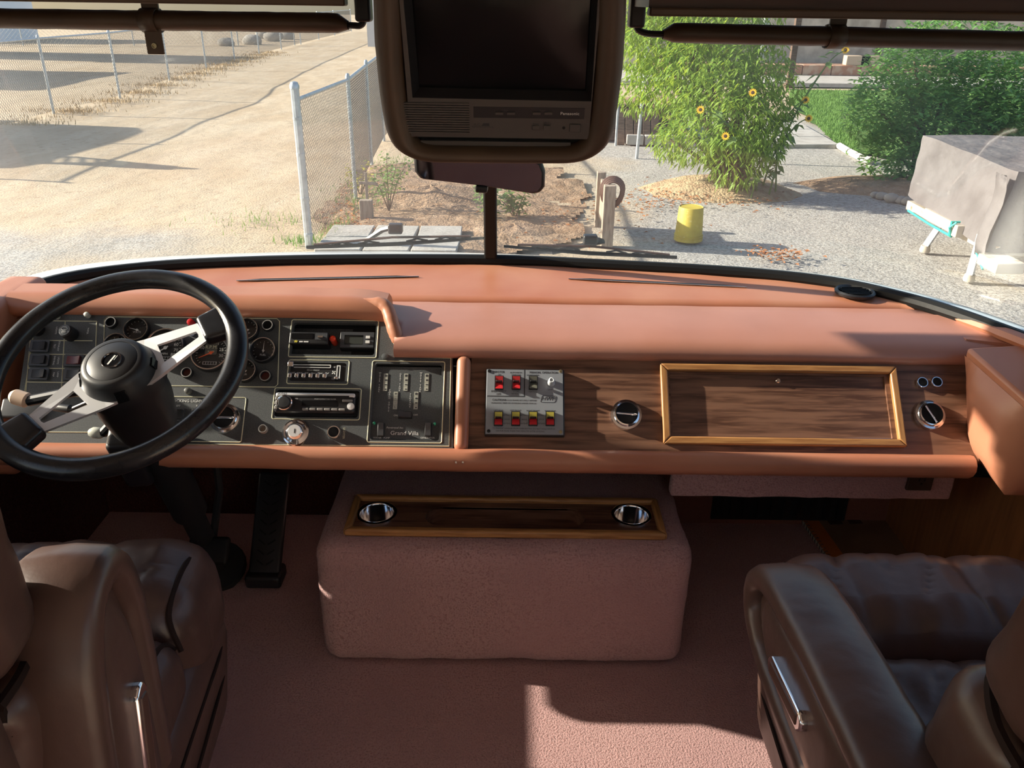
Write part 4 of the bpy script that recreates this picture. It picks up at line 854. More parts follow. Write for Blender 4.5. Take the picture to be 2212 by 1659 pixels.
# ------------------------------------------------------------------ sun visors
def visor(lab, pa, pb, Y, pend, strapx, taby):
    A, Bq = atY(*pa, Y), atY(*pb, Y); v = thing('sun_visor', lab, 'sun visor', TL(*A)); L_ = (Bq-A); n = 40; rows = []
    for i in range(n+1):
        t = i/n; c = L_*t; e = min(1, t/.04+.25) if False else 1
        k_ = lerp(.35, 1, min(1, (1-t)/.12)) ; k_ = math.sin(min(1, (1-t)/.05+.30)*math.pi/2)
        rows.append([c + V((0, .026*k_*math.cos(a), .0165*k_*math.sin(a)+.0008*noise.noise(V((t*30, a, 0))) - .006*(1-k_))) for a in [2*math.pi*j/14 for j in range(14)]])
    MB().grid(rows, cv=True).build('visor_pad', TANV, v, ang=80)
    e = atY(*pend, Y) - A; q = Bq-A
    MB().tube(smooth_curve([q.lerp(V((0, 0, 0)), .10), q.lerp(e, .1)+V((0, 0, -.004)), e.lerp(q, .25)+V((0, 0, -.008)), e+V((0, 0, 0)), e+V((0, .01, .03))], 4), .0055, 8).build('visor_rod', BLK, v)
    sx = 1 if e.x > q.x else -1
    MB().rbox(e.x-.014, e.x+.014, e.y-.012, e.y+.02, e.z-.004, e.z+.05, .006, 2).build('pivot_bracket', BLK, v)
    s_ = atY(*strapx, Y) - A
    MB().rbox(s_.x-.016, s_.x+.016, -.030, .030, s_.z-.055, s_.z+.04, .004, 3, lambda p: V((p.x, p.y, p.z))).build('strap_loop', TANV, v) if False else None
    ring_ = [V((0, .029*math.cos(a), .0195*math.sin(a))) for a in [2*math.pi*j/16 for j in range(16)]]
    zc = (L_*((s_.x)/L_.x)).z; st = MB(); st.grid([[V((s_.x-.014, p.y, zc+p.z)) for p in ring_], [V((s_.x+.014, p.y, zc+p.z)) for p in ring_]], cv=True)
    st.box(s_.x-.012, s_.x+.016, -.004, .0, zc+.015, zc+.06); st.build('strap', TANV, v, solid=.0015)
    if taby:
        MB(TL(s_.x+.004, -.012, zc-.040)).rbox(-.015, .015, -.002, .002, -.014, .028, .002, 2).build('strap_tab', TANV, v)
        MB(TL(s_.x+.004, -.0145, zc-.040) @ Matrix.Rotation(R(90), 4, 'X')).lathe([(.005, -.001), (.0045, .002), (.003, .002), (.0028, .0), (.0001, 0)], 14, cap1=False).build('snap', mat('brass', (.4, .3, .15), .3, .8), v)
visor('tan rolled sun visor on the left with a dangling snap strap', (-120, 38), (752, 50), 1.56, (786, 42), (322, 10), True)
visor('tan rolled sun visor on the right of the television', (2330, 92), (1432, 70), 1.56, (1374, 55), (1810, 30), False)
# ------------------------------------------------------------------ windshield wipers
def wiper(lab, a, b_, piv, Y):
    A, B_, P = atY(*a, Y), atY(*b_, Y), atY(*piv, Y); wv = thing('windshield_wiper', lab, 'wiper', TL(*P))
    A, B_ = A-P, B_-P; mid = A.lerp(B_, .48)
    MB().tube([A, A.lerp(B_, .5)+V((0, 0, -.004)), B_], [.005, .006, .004], 6).build('rubber_blade', RUB, wv)
    MB().tube([A.lerp(B_, .04)+V((0, .004, .005)), mid+V((0, .010, .013)), A.lerp(B_, .92)+V((0, .004, .006))], .0035, 6).build('blade_bridge', mat('wiper_brown', (.10, .055, .045), .5), wv)
    for t in (.2, .35, .62, .78): MB().tube([A.lerp(B_, t-.06)+V((0, 0, .002)), A.lerp(B_, t)+V((0, .004, .007)), A.lerp(B_, t+.06)+V((0, 0, .002))], .0028, 5).build('blade_claw', BLK, wv)
    MB().rbox(-.02, .02, -.01, .02, -.008, .02, .006, 2).build('arm_joint', BLK, wv)
    MB().tube([V((0, .01, .01)), V((-.04 if A.x < 0 else .04, .03, -.005)), V((-.10, .07, -.05))], .008, 6).build('wiper_arm', BLK, wv)
wiper('black wiper resting on the left windshield pane', (662, 534), (1048, 514), (854, 499), 2.26)
wiper('black wiper resting on the right windshield pane', (1462, 556), (1088, 532), (1275, 523), 2.24)
# ------------------------------------------------------------------ ground outside
def ground_mat():
    m = bpy.data.materials.new('dirt_and_gravel'); m.use_nodes = True; n = m.node_tree; L = n.links.new; b = n.nodes['Principled BSDF']
    b.inputs['Roughness'].default_value = .95; b.inputs['Specular IOR Level'].default_value = .1
    g = n.nodes.new('ShaderNodeNewGeometry'); sx = n.nodes.new('ShaderNodeSeparateXYZ'); L(g.outputs['Position'], sx.inputs[0])
    def noi(s, d=6, st=None):
        t = n.nodes.new('ShaderNodeTexNoise'); t.inputs['Scale'].default_value = s; t.inputs['Detail'].default_value = d
        if st:
            mp = n.nodes.new('ShaderNodeMapping'); mp.inputs['Scale'].default_value = st; L(g.outputs['Position'], mp.inputs[0]); L(mp.outputs[0], t.inputs[0])
        else: L(g.outputs['Position'], t.inputs[0])
        return t.outputs[0]
    def rng(s, a, c, lo=0, hi=1):
        r_ = n.nodes.new('ShaderNodeMapRange'); L(s, r_.inputs[0]); r_.inputs[1].default_value = a; r_.inputs[2].default_value = c; r_.inputs[3].default_value = lo; r_.inputs[4].default_value = hi; return r_.outputs[0]
    def mix(f, a, c):
        x = n.nodes.new('ShaderNodeMix'); x.data_type = 'RGBA'; L(f, x.inputs[0])
        for v_, i in ((a, 6), (c, 7)):
            if isinstance(v_, tuple): x.inputs[i].default_value = (*v_, 1)
            else: L(v_, x.inputs[i])
        return x.outputs[2]
    def mth(op, a, c):
        x = n.nodes.new('ShaderNodeMath'); x.operation = op
        for v_, i in ((a, 0), (c, 1)):
            if isinstance(v_, (int, float)): x.inputs[i].default_value = v_
            else: L(v_, x.inputs[i])
        return x.outputs[0]
    sand = mix(rng(noi(.55, 8), .35, .68), (.49, .40, .29), (.43, .335, .23))
    sand = mix(rng(noi(2.2, 6, (1, .22, 1)), .45, .70), sand, (.52, .43, .32))
    sand = mix(rng(noi(9, 4), .56, .78), sand, (.36, .27, .18))
    grav = mix(rng(noi(26, 3), .40, .66), (.40, .385, .36), (.235, .22, .20)); grav = mix(rng(noi(70, 2), .55, .72), grav, (.52, .51, .49))
    wig = mth('MULTIPLY', mth('SUBTRACT', noi(.7, 4), .5), 3.0)
    right = rng(mth('ADD', sx.outputs[0], wig), .9, 1.9)
    near = rng(mth('ADD', sx.outputs[1], wig), 8.6, 9.6, 1, 0); left = rng(mth('ADD', sx.outputs[0], wig), -4.6, -3.2, 1, 0)
    far = rng(sx.outputs[1], 19, 22, 1, 0); f = mth('MAXIMUM', mth('MULTIPLY', right, far), mth('MULTIPLY', near, left))
    L(mix(f, sand, grav), b.inputs['Base Color'])
    bp = n.nodes.new('ShaderNodeBump'); bp.inputs['Strength'].default_value = .6; bp.inputs['Distance'].default_value = .016; L(noi(40, 4), bp.inputs['Height'])
    b2 = n.nodes.new('ShaderNodeBump'); b2.inputs['Strength'].default_value = .5; b2.inputs['Distance'].default_value = .09; L(noi(1.6, 5), b2.inputs['Height']); L(bp.outputs[0], b2.inputs['Normal']); L(b2.outputs[0], b.inputs['Normal'])
    return m
b = MB(); gx = [-90, -40, -20]+[-14+i*.5 for i in range(60)]+[20, 40, 90]; gy = [-15, 0, 3]+[5+i*.5 for i in range(60)]+[40, 60, 90, 140]
def gh(x, y):
    return GZ + (.03*noise.noise(V((x*.5, y*.5, 0))) + .012*noise.noise(V((x*2, y*2, 5))) - .03)
b.grid([[V((x, y, gh(x, y))) for y in gy] for x in gx]); struct(b.build('ground', ground_mat(), ang=80))
def patch(name, pts, z, m, amp=.02, sc=2.0, res=.12):             # uneven ground piece with its own edge
    xs = [p[0] for p in pts]; ys = [p[1] for p in pts]; b = MB(); nx = int((max(xs)-min(xs))/res)+1; ny = int((max(ys)-min(ys))/res)+1
    def inside(x, y):
        c = False; j = len(pts)-1
        for i in range(len(pts)):
            if (pts[i][1] > y) != (pts[j][1] > y) and x < (pts[j][0]-pts[i][0])*(y-pts[i][1])/(pts[j][1]-pts[i][1])+pts[i][0]: c = not c
            j = i
        return c
    vid = {}; vs = []; fs = []
    def vert(i, j):
        if (i, j) not in vid:
            x = min(xs)+i*res; y = min(ys)+j*res; vid[(i, j)] = len(vs); vs.append((x, y, GZ+z+amp*noise.noise(V((x*sc, y*sc, 1)))+amp*.4*noise.noise(V((x*sc*4, y*sc*4, 3)))))
        return vid[(i, j)]
    for i in range(nx):
        for j in range(ny):
            x = min(xs)+(i+.5)*res; y = min(ys)+(j+.5)*res
            if inside(x+.25*noise.noise(V((x*2, y*2, 9))), y+.25*noise.noise(V((x*2, y*2, 19)))): fs.append((vert(i, j), vert(i+1, j), vert(i+1, j+1), vert(i, j+1)))
    b.add(vs, fs); return b.build(name, m, ang=80)
def g2(x, y): q = gnd(x, y); return (q.x, q.y)
SOIL = mat('garden_soil', (.34, .24, .165), .95, spec=.1, bump=[(6, .8, .06), (40, .7, .02)], var=[(5, (.25, .165, .105), .4, .65), (22, (.42, .31, .22), .55, .75)])
struct(patch('ground_garden', [g2(*q) for q in ((672, 500), (735, 405), (800, 360), (905, 350), (1180, 360), (1270, 400), (1240, 520), (1110, 560), (900, 540))], .012, SOIL, .05, 1.8, res=.06))
GRS = mat('lawn_ground', (.085, .17, .045), .95, spec=.1, bump=(50, .9, .03), var=[(3, (.14, .21, .06), .4, .7), (60, (.05, .11, .025), .5, .7)])
struct(patch('ground_lawn', [g2(*q) for q in ((1712, 222), (1700, 196), (2300, 196), (2300, 330), (1880, 340), (1832, 330))], .015, GRS, .02, res=.3))
blade = MB(); rnd = random.Random(4)
def tuft_area(n, fn, h0, h1, wd=.006):
    b = MB()
    for _ in range(n):
        x, y = fn(); h = rnd.uniform(h0, h1); a = rnd.uniform(0, 6.28); dx, dy = math.cos(a)*wd, math.sin(a)*wd; lx, ly = rnd.uniform(-.4, .4)*h, rnd.uniform(-.4, .4)*h
        b.add([(x-dx, y-dy, GZ), (x+dx, y+dy, GZ), (x+lx, y+ly, GZ+h)], [(0, 1, 2)])
    return b
GBL = mat('grass_blade', (.13, .25, .06), .8, trans=((.2, .35, .06), .3)); DRY = mat('dry_grass', (.46, .33, .17), .9); STRAW = mat('straw', (.58, .48, .30), .9)
def lawn_pt():
    while True:
        x = rnd.uniform(1705, 1850); y = rnd.uniform(196, 335)
        if x > 1712+(y-222)*1.05 or y < 222: return g2(x, y)
o = stuff(tag(tuft_area(9000, lawn_pt, .04, .10, .012).build('grass', GBL), 'short green lawn grass beside the concrete path', 'grass'))
def edge_pt():
    y = rnd.uniform(17, 42); x = interp(y, [(17, -10.05), (22.3, -10.15), (27, -10.75), (31, -11.05), (36, -11.45), (42, -11.7)]); return x+abs(rnd.gauss(0, .5))*(1 if rnd.random() < .7 else -1), y+.6*math.sin(y*3.1)
stuff(tag(tuft_area(5000, edge_pt, .03, .13, .010).build('dry_weeds', DRY), 'dry straw weeds along the foot of the left chain link fence', 'weeds'))
def gate_pt():
    c = rnd.choice([(-2.25, 8.7, .12, .1), (-2.1, 11.6, .25, .5), (-1.9, 13.2, .3, .6), (-1.95, 10.6, .15, .25), (-2.9, 9.6, .35, .25), (-2.0, 9.3, .08, .3)]); return rnd.gauss(c[0], c[2]), rnd.gauss(c[1], c[3])
stuff(tag(tuft_area(900, gate_pt, .03, .11, .005).build('grass_tufts', GBL), 'scattered green grass tufts along the gate post fence', 'grass'))
# pavers by the gate post, path, kerb
CONC = mat('concrete', (.46, .44, .41), .9, spec=.15, bump=[(30, .4, .01)], var=[(4, (.36, .34, .31), .4, .65), (40, (.50, .48, .45), .5, .7)])
pv = [gnd(694, 545), gnd(905, 545), gnd(905, 493), gnd(728, 493)]
PV = thing('paver_row', 'weathered concrete pavers lying in the soil behind the left wiper', 'pavers', TL(-1.5, 8.7, GZ))
for i in range(3):
    for j in range(2):
        x0 = -2.02+i*.50; y0 = 8.25+j*.52; MB(TL(x0+.24+1.5, y0+.25-8.7, .03+.008*rnd.random()) @ Matrix.Rotation(R(rnd.uniform(-2, 2)), 4, 'Z')).box(-.235, .235, -.245, .245, -.06, .02).build('paver', CONC, PV, bevel=.008)
PT = thing('concrete_path', 'concrete garden path with a white edge beside the lawn', 'path', TL(5.3, 17, GZ))
A_, B_, C_, D_ = gnd(1640, 318), gnd(1812, 318), gnd(1725, 268), gnd(1600, 268)
for t0, t1 in ((0, .30), (.31, .63), (.64, 1)):
    q = [A_.lerp(D_, t0), B_.lerp(C_, t0), B_.lerp(C_, t1), A_.lerp(D_, t1)]; MB().hexa([p-V((5.3, 17, GZ))+V((0, 0, -.05)) for p in q]+[p-V((5.3, 17, GZ))+V((0, 0, .05)) for p in q]).build('path_slab', CONC, PT, bevel=.01)
KB = thing('kerb_edging', 'low pale kerb curving along the edge of the lawn', 'kerb', TL(*gnd(1830, 330)))
ks = [gnd(*q)-gnd(1830, 330) for q in ((1812, 318), (1835, 332), (1862, 346), (1880, 352))]
for p, q in zip(ks, ks[1:]): MB().tube([p.lerp(q, .03)+V((0, 0, .03)), p.lerp(q, .97)+V((0, 0, .03))], .06, 8).build('kerb_stone', mat('pale_stone', (.55, .53, .49), .9), KB)
# ------------------------------------------------------------------ chain link fences
def chain(pts, h, cell=.075, r_=.0024):
    b = MB(); acc = 0; seg = []
    for p, q in zip(pts, pts[1:]): L_ = (q-p).length; seg.append((acc, L_, p, q)); acc += L_
    def at(s, z):
        for a0, L_, p, q in seg:
            if s <= a0+L_ or (a0, L_, p, q) == seg[-1]: return p.lerp(q, (s-a0)/L_)+V((0, 0, z))
    s = -h
    while s < acc:
        for sg in (0, 1):
            z0, z1 = .04, h; s0, s1 = s, s+h-.04
            if s0 < 0: z0 += -s0; s0 = 0
            if s1 > acc: z1 -= (s1-acc); s1 = acc
            if z1-z0 > .02:
                za, zb = (z0, z1) if sg == 0 else (h+.04-z0, h+.04-z1)
                cuts = [s0]+[a0 for a0, *_ in seg if s0 < a0 < s1]+[s1]
                b.tube([at(c, lerp(za, zb, (c-s0)/(s1-s0))) for c in cuts], r_, 3, caps=False)
        s += cell
    return b
def fence(name, label, pts, h, post_r, first_r=None, cell=.075, wr=.0024):
    f = thing(name, label, 'fence', TL(*pts[0])); pts = [p-pts[0] for p in pts]
    for i, p in enumerate(pts):
        pr = first_r if (i == 0 and first_r) else post_r; ph = h+(.12 if i == 0 and first_r else .02)
        o = MB().tube([p+V((0, 0, -.1)), p+V((0, 0, ph))], pr, 10).build('post', STEEL, f)
        MB().lathe([(pr*1.15, 0), (pr*1.15, .03), (pr*.8, .06), (.002, .07)], 10, TL(*(p+V((0, 0, ph-.01))))).build('post_cap', STEEL, o)
    MB().tube([p+V((0, 0, h)) for p in pts], .021, 8).build('top_rail', STEEL, f)
    if first_r:
        for z_ in (.12, .5, .95, 1.3): MB().lathe([(first_r*1.12, -.012), (first_r*1.12, .012)], 12, TL(0, 0, z_)).build('tension_band', STEEL, f)
    stuff(chain(pts, h, cell, wr).build('chain_link_mesh', mat('fence_wire', (.17, .16, .145), .5, .3), f))
    return f
lf = [V((-10.0, 12.2, GZ)), V((-10.05, 15.6, GZ))] + [gnd(*q) for q in ((116, 244), (259, 210), (366, 173), (446, 150), (507, 131), (560, 118))] + [V((-11.9, 45, GZ)), V((-12.1, 50, GZ)), V((-12.4, 56, GZ)), V((-12.6, 62, GZ)), V((-12.9, 70, GZ))]
fence('chain_link_fence', 'long chain link fence running up the left side of the dirt road', lf, 1.52, .030, cell=.085, wr=.0032)
gp = gnd(668, 530)
fence('chain_link_fence', 'near chain link fence with a thick end post right of the dirt road', [gp, V((-2.06, 10.9, GZ)), V((-2.25, 13.4, GZ)), V((-2.42, 15.9, GZ)), V((-2.5, 18.6, GZ)), V((-2.6, 21.5, GZ)), V((-2.7, 25, GZ))], 1.47, .026, .043, cell=.062, wr=.0022)
yb = [V((-30, 44, GZ)), V((-25, 45, GZ)), V((-20, 46.5, GZ)), V((-15, 48, GZ)), V((-12.2, 49, GZ))]
fence('chain_link_fence', 'distant chain link fence across the back of the left yard', yb, 1.5, .03, cell=.2, wr=.004)
# ------------------------------------------------------------------ left yard: shed, bush, rubble, machine with lattice boom
WHS = mat('pale_siding', (.62, .70, .80), .7, bump=(3, .2, .02))
SH = thing('white_shed', 'pale blue white shed wall at the far left beyond the fence', 'shed', TL(-33, 50, GZ))
MB().box(-6, 4.6, -2, 3, 0, 2.6).build('shed_wall', WHS, SH)
for i in range(12): MB().box(-6+i*.9-.02, -6+i*.9+.02, -2.03, -2.0, 0, 2.6).build('siding_batten', WHS, SH)
MB().add([(-6.3, -2.3, 2.6), (4.9, -2.3, 2.6), (4.9, 3.3, 2.6), (-6.3, 3.3, 2.6), (-6.3, .5, 3.7), (4.9, .5, 3.7)], [(0, 1, 5, 4), (2, 3, 4, 5), (0, 4, 3), (1, 2, 5), (0, 3, 2, 1)]).build('shed_roof', mat('tin_roof', (.4, .4, .42), .5), SH)
for nm, lab, px0, y0, y1, hb in (('yard_shed', 'low grey shed left of the yard beyond the fence', -19.6, 25.2, 30.6, 2.6), ('yard_barn', 'tall grey barn left of the yard behind the low shed', -24.0, 36.4, 40.4, 5.4)):
    BN = thing(nm, lab, 'barn', TL(px0-2.5, (y0+y1)/2, GZ)); hy_ = (y1-y0)/2
    MB().box(-2.5, 2.5, -hy_, hy_, 0, hb).build('barn_wall', mat('barn_board', (.30, .27, .24), .9), BN)
    MB().add([(-2.8, -hy_-.3, hb), (2.8, -hy_-.3, hb), (2.8, hy_+.3, hb), (-2.8, hy_+.3, hb), (0, -hy_-.3, hb+1.0), (0, hy_+.3, hb+1.0)], [(0, 4, 5, 3), (1, 2, 5, 4), (0, 1, 4), (2, 3, 5), (0, 3, 2, 1)]).build('barn_roof', mat('tin_roof', (.4, .4, .42), .5), BN)
TK = thing('tank_wagon', 'rusty round tank wagon parked left of the fence beyond the view', 'wagon', TL(-13.6, 15.6, GZ))
MB(TL(0, 0, 1.55) @ Matrix.Rotation(R(90), 4, 'X') @ TL(0, 0, -2.2)).lathe([(.3, -.15), (.95, 0), (1.05, .4), (1.05, 4.0), (.95, 4.4), (.3, 4.55)], 28).build('tank', mat('rusty_tank', (.33, .20, .13), .7), TK)
MB().box(-1.1, 1.1, -2.4, 2.6, .55, .9).build('chassis', BLK, TK)
for y in (-1.6, 1.7):
    for x in (-1.0, 1.0): MB(TL(x, y, .45) @ Matrix.Rotation(R(90), 4, 'Y')).lathe([(.2, -.12), (.45, -.12), (.45, .12), (.2, .12)], 20).build('wheel', RUB, TK)
bm_ = MB(); a0, a1 = V((.7, -1.5, 2.3)), V((3.1, -2.0, 2.2))
for off in (V((0, .35, 0)), V((0, -.35, 0)), V((0, 0, .5))): bm_.tube([a0+off, a1+off*.3], .05, 6)
for i in range(8):
    t = i/8; t2 = (i+1)/8; k1, k2 = lerp(1, .3, t), lerp(1, .3, t2)
    bm_.tube([a0.lerp(a1, t)+V((0, .35*k1, 0)), a0.lerp(a1, t2)+V((0, -.35*k2, 0))], .03, 5); bm_.tube([a0.lerp(a1, t)+V((0, -.35*k1, 0)), a0.lerp(a1, t2)+V((0, 0, .5*k2))], .03, 5)
bm_.build('lattice_boom', STEEL, TK)
# ------------------------------------------------------------------ foliage helper
def leaves(n, pick, ln, wd, droop=.5, rs=1):
    r_ = random.Random(rs); b = MB()
    for _ in range(n):
        p, outd = pick(r_); a = r_.uniform(0, 6.28); d = (V((math.cos(a), math.sin(a), r_.uniform(-.4, .6)-droop)) + outd*.6).normalized(); L_ = ln*r_.uniform(.65, 1.25); W_ = wd*r_.uniform(.7, 1.2)
        s = d.cross(V((r_.uniform(-.5, .5), r_.uniform(-.5, .5), 1))).normalized(); up = s.cross(d)
        m1 = p+d*L_*.45-up*L_*.04; e = p+d*L_-V((0, 0, L_*droop*.35))
        b.add([p, m1+s*W_*.5+up*W_*.15, e, m1-s*W_*.5+up*W_*.15, m1], [(0, 1, 4), (1, 2, 4), (4, 2, 3), (0, 4, 3)])
    return b
def blobpick(blobs, shell=.55):
    ws = [r_**2 for _, r_ in blobs]
    def f(rn):
        c, r_ = rn.choices(blobs, ws)[0]
        while True:
            v = V((rn.uniform(-1, 1), rn.uniform(-1, 1), rn.uniform(-1, 1)))
            if .05 < v.length < 1: break
        k_ = v.length**(1-shell); v = v.normalized(); q = c+v*(r_*k_*(1+.25*noise.noise(c*3+v*2.5)))
        return q, v
    return f
BARK = mat('bark', (.16, .11, .075), .9, bump=(30, .6, .01))
PEACH = mat('peach_leaf', (.17, .30, .045), .55, trans=((.42, .55, .06), .42), var=(3, (.24, .36, .06), .4, .65))
CITR = mat('citrus_leaf', (.14, .30, .09), .34, trans=((.28, .50, .10), .32), var=(4, (.17, .33, .09), .4, .65))
ROSE = mat('rose_leaf', (.13, .24, .06), .6, trans=((.3, .42, .08), .3))
def tree(name, label, base, blobs, n, ln, wd, droop, m, limbs, rs, trunk_r=.06):
    t = thing(name, label, 'tree', TL(*base)); bl = [(c-base, r_) for c, r_ in blobs]
    stuff(leaves(n, blobpick(bl), ln, wd, droop, rs).build('leaves', m, t))
    tk = MB(); r_ = random.Random(rs)
    for c, rad in bl:
        mid = V((c.x*.35, c.y*.35, c.z*.5)); tk.tube(smooth_curve([V((0, 0, -.05)), mid, c], 4), [trunk_r*lerp(1, .25, i/8) for i in range(9)], 6)
    tk.build('trunk', BARK, t); return t
pb = [(atY(x, y, Y), r_) for x, y, Y, r_ in ((1400, 90, 12.6, .50), (1475, 60, 12.4, .75), (1560, 40, 12.2, .8), (1440, 165, 12.3, .5), (1530, 150, 11.9, .7), (1600, 150, 11.8, .6), (1560, 240, 11.5, .62), (1620, 260, 11.3, .5), (1655, 200, 11.5, .45), (1500, 290, 11.5, .42), (1590, 330, 11.2, .42), (1650, 300, 11.2, .35), (1400, -40, 13, .8), (1540, -60, 12.6, .9), (1375, 200, 12.6, .28), (1445, 300, 11.6, .25))]
tree('peach_tree', 'leafy light green peach tree in the middle of the right windshield pane', gnd(1590, 425), pb, 19000, .12, .031, .75, PEACH, 6, 11)
cb = [(atY(x, y, Y), r_) for x, y, Y, r_ in ((1960, 190, 13.0, .75), (2060, 140, 13.2, .8), (1900, 240, 12.7, .5), (1990, 290, 12.6, .7), (2090, 250, 12.8, .85), (2180, 180, 13.2, .85), (2200, 300, 12.9, .8), (1930, 340, 12.5, .45), (1985, 360, 12.5, .4), (1975, 130, 13.3, .5), (2260, 220, 13.2, .9), (2120, 330, 12.6, .6))]
tree('citrus_bush', 'dense dark green citrus bush behind the covered trailer', gnd(1990, 385), cb, 22000, .115, .048, .15, CITR, 6, 12)
# shrubs behind the windshield post and beside the cross, gate weed
def shrub(name, label, base, h, n, rs, m=ROSE, spread=.25, ln=.07):
    s = thing(name, label, 'plant', TL(*base)); r_ = random.Random(rs); tips = []; sm = MB()
    for i in range(6):
        a = i*1.05+r_.random(); e = V((math.cos(a)*spread*r_.uniform(.4, 1.1), math.sin(a)*spread*r_.uniform(.4, 1.1), h*r_.uniform(.55, 1))); sm.tube([V((0, 0, -.03)), e*.5+V((0, 0, h*.08)), e], [.009, .006, .003], 5); tips.append(e)
    sm.build('stems', BARK, s)
    def pk(rn):
        e = rn.choice(tips); t = rn.uniform(.35, 1.05); return e*t+V((rn.gauss(0, .04), rn.gauss(0, .04), rn.gauss(0, .04))), V((rn.uniform(-1, 1), rn.uniform(-1, 1), .2))
    stuff(leaves(n, pk, ln, ln*.55, .3, rs).build('leaves', m, s)); return s
shrub('rose_bush', 'spindly green rose bush beside the small wooden cross', gnd(840, 452), .70, 260, 3, spread=.32)
shrub('young_plant', 'young leafy plant just left of the windshield post', gnd(1050, 474), .52, 260, 4, spread=.15, ln=.08)
shrub('young_plant', 'low leafy plant just right of the windshield post', gnd(1112, 470), .36, 240, 5, spread=.22, ln=.08)
shrub('yellow_weed', 'yellowish weed at the foot of the second fence post', gnd(778, 420), .38, 170, 6, mat('yellow_leaf', (.42, .40, .06), .6, trans=((.5, .5, .1), .3)), .2, .06)
shrub('corner_bush', 'dusty green bush in front of the far white shed', V((-29.5, 46.5, GZ)), 2.2, 900, 7, mat('dusty_leaf', (.16, .24, .10), .7), 1.4, .22)
# sunflowers
SFY = mat('sunflower_petal', (.85, .50, .03), .5, trans=((.9, .6, .05), .3)); SFB = mat('sunflower_disc', (.06, .03, .015), .9)
SFL = mat('sunflower_leaf', (.16, .25, .08), .6, trans=((.25, .38, .10), .3))
sfb = gnd(1640, 425)
sfn = ['highest sunflower at the right edge of the peach tree', 'sunflower facing the coach in front of the peach tree crown', 'sunflower on the left side of the peach tree', 'lowest sunflower in front of the peach tree trunk', 'sunflower hanging over the lawn below the highest one', 'small sunflower near the right visor above the lawn']
for i, (x_, y_, Y) in enumerate(((1740, 216, 11.3), (1626, 200, 10.9), (1513, 237, 10.8), (1567, 294, 10.6), (1747, 256, 11.2), (1826, 108, 11.6))):
    hd = atY(x_, y_, Y); bs = sfb + V((rnd.uniform(-.25, .25), rnd.uniform(-.25, .25), 0)); s = thing('sunflower', sfn[i], 'flower', TL(*bs), 'sunflowers growing through the peach tree'); h_ = hd-bs
    MB().tube(smooth_curve([V((0, 0, 0)), V((h_.x*.2, h_.y*.2, h_.z*.5)), V((h_.x*.7, h_.y*.7, h_.z*.9)), h_], 5), [.012]*10+[.007]*6, 6).build('stem', SFL, s)
    T = TL(*h_) @ V((-.35, -.85, .25)).to_track_quat('Z', 'Y').to_matrix().to_4x4(); pt = MB()
    for j in range(13): pt.add([(T @ Matrix.Rotation(j*.483, 4, 'Z')) @ V(q) for q in ((.018, -.008, 0), (.032, -.011, .004), (.056, 0, .002), (.032, .011, .004), (.018, .008, 0))], [(0, 1, 2, 3, 4)])
    pt.build('petals', SFY, s); MB(T).lathe([(.022, -.010), (.023, 0), (.016, .007), (.001, .008)], 14).build('flower_disc', SFB, s)
    def pk(rn, h_=h_): t = rn.uniform(.15, .95); p = V((h_.x*t*t*.9, h_.y*t*t*.9, h_.z*min(1, t*1.05))); return p, V((rn.uniform(-1, 1), rn.uniform(-1, 1), 0))
    stuff(leaves(26, pk, .15, .09, .4, 20+i).build('leaves', SFL, s))
# mounds and litter
def mound(name, label, c, rx, ry, h, m, n=16):
    rows = [[c + V((rx*k_*math.cos(2*math.pi*j/24)*(1+.15*noise.noise(V((j*.6, k_, 2)))), ry*k_*math.sin(2*math.pi*j/24), h*(1-k_*k_)*(1+.3*noise.noise(V((j*.5, k_*3, 7))))-.02)) for j in range(24)] for k_ in (1.1, .9, .7, .5, .3, .1, .01)]
    return tag(MB().grid(rows, cv=True).build(name, m, ang=80), label, 'mound')
mound('tree_mound', 'raised mound of pale mulch around the peach tree trunk', gnd(1560, 410), 1.1, .75, .22, mat('mulch', (.42, .32, .20), .95, bump=(30, .9, .03), var=(9, (.30, .2, .12), .4, .65)))
mound('soil_mound', 'low mound of loose brown soil behind the wooden cross', gnd(930, 425), .9, .6, .16, SOIL)
mound('soil_mound', 'small heap of loose soil below the windshield post', gnd(1110, 500), .55, .35, .10, SOIL)
mound('bush_mound', 'shaded soil mound under the citrus bush', gnd(1930, 400), 1.3, .8, .12, SOIL)
LIT = mat('leaf_litter', (.42, .17, .06), .9)
def lit_pt():
    c = rnd.choice([(1470, 415, 60, 14), (1680, 555, 35, 8), (1600, 430, 60, 16), (760, 470, 25, 30), (1300, 470, 120, 30), (1400, 440, 60, 10)]); return g2(rnd.gauss(c[0], c[2]), rnd.gauss(c[1], c[3]))
lb = MB()
for _ in range(700):
    x, y = lit_pt(); a = rnd.uniform(0, 6.28); s_ = rnd.uniform(.015, .04); z_ = GZ+.02+rnd.random()*.03
    lb.add([(x+s_*math.cos(a), y+s_*math.sin(a), z_), (x+s_*.5*math.cos(a+1.6), y+s_*.5*math.sin(a+1.6), z_+.015), (x-s_*math.cos(a), y-s_*math.sin(a), z_), (x-s_*.5*math.cos(a+1.6), y-s_*.5*math.sin(a+1.6), z_+.01)], [(0, 1, 2, 3)])
stuff(tag(lb.build('leaf_litter', LIT), 'fallen brown leaves scattered over the gravel and soil', 'leaves'))
ROCK = mat('field_stone', (.40, .37, .33), .9, bump=(9, .6, .03), var=(4, (.28, .26, .23), .4, .65))
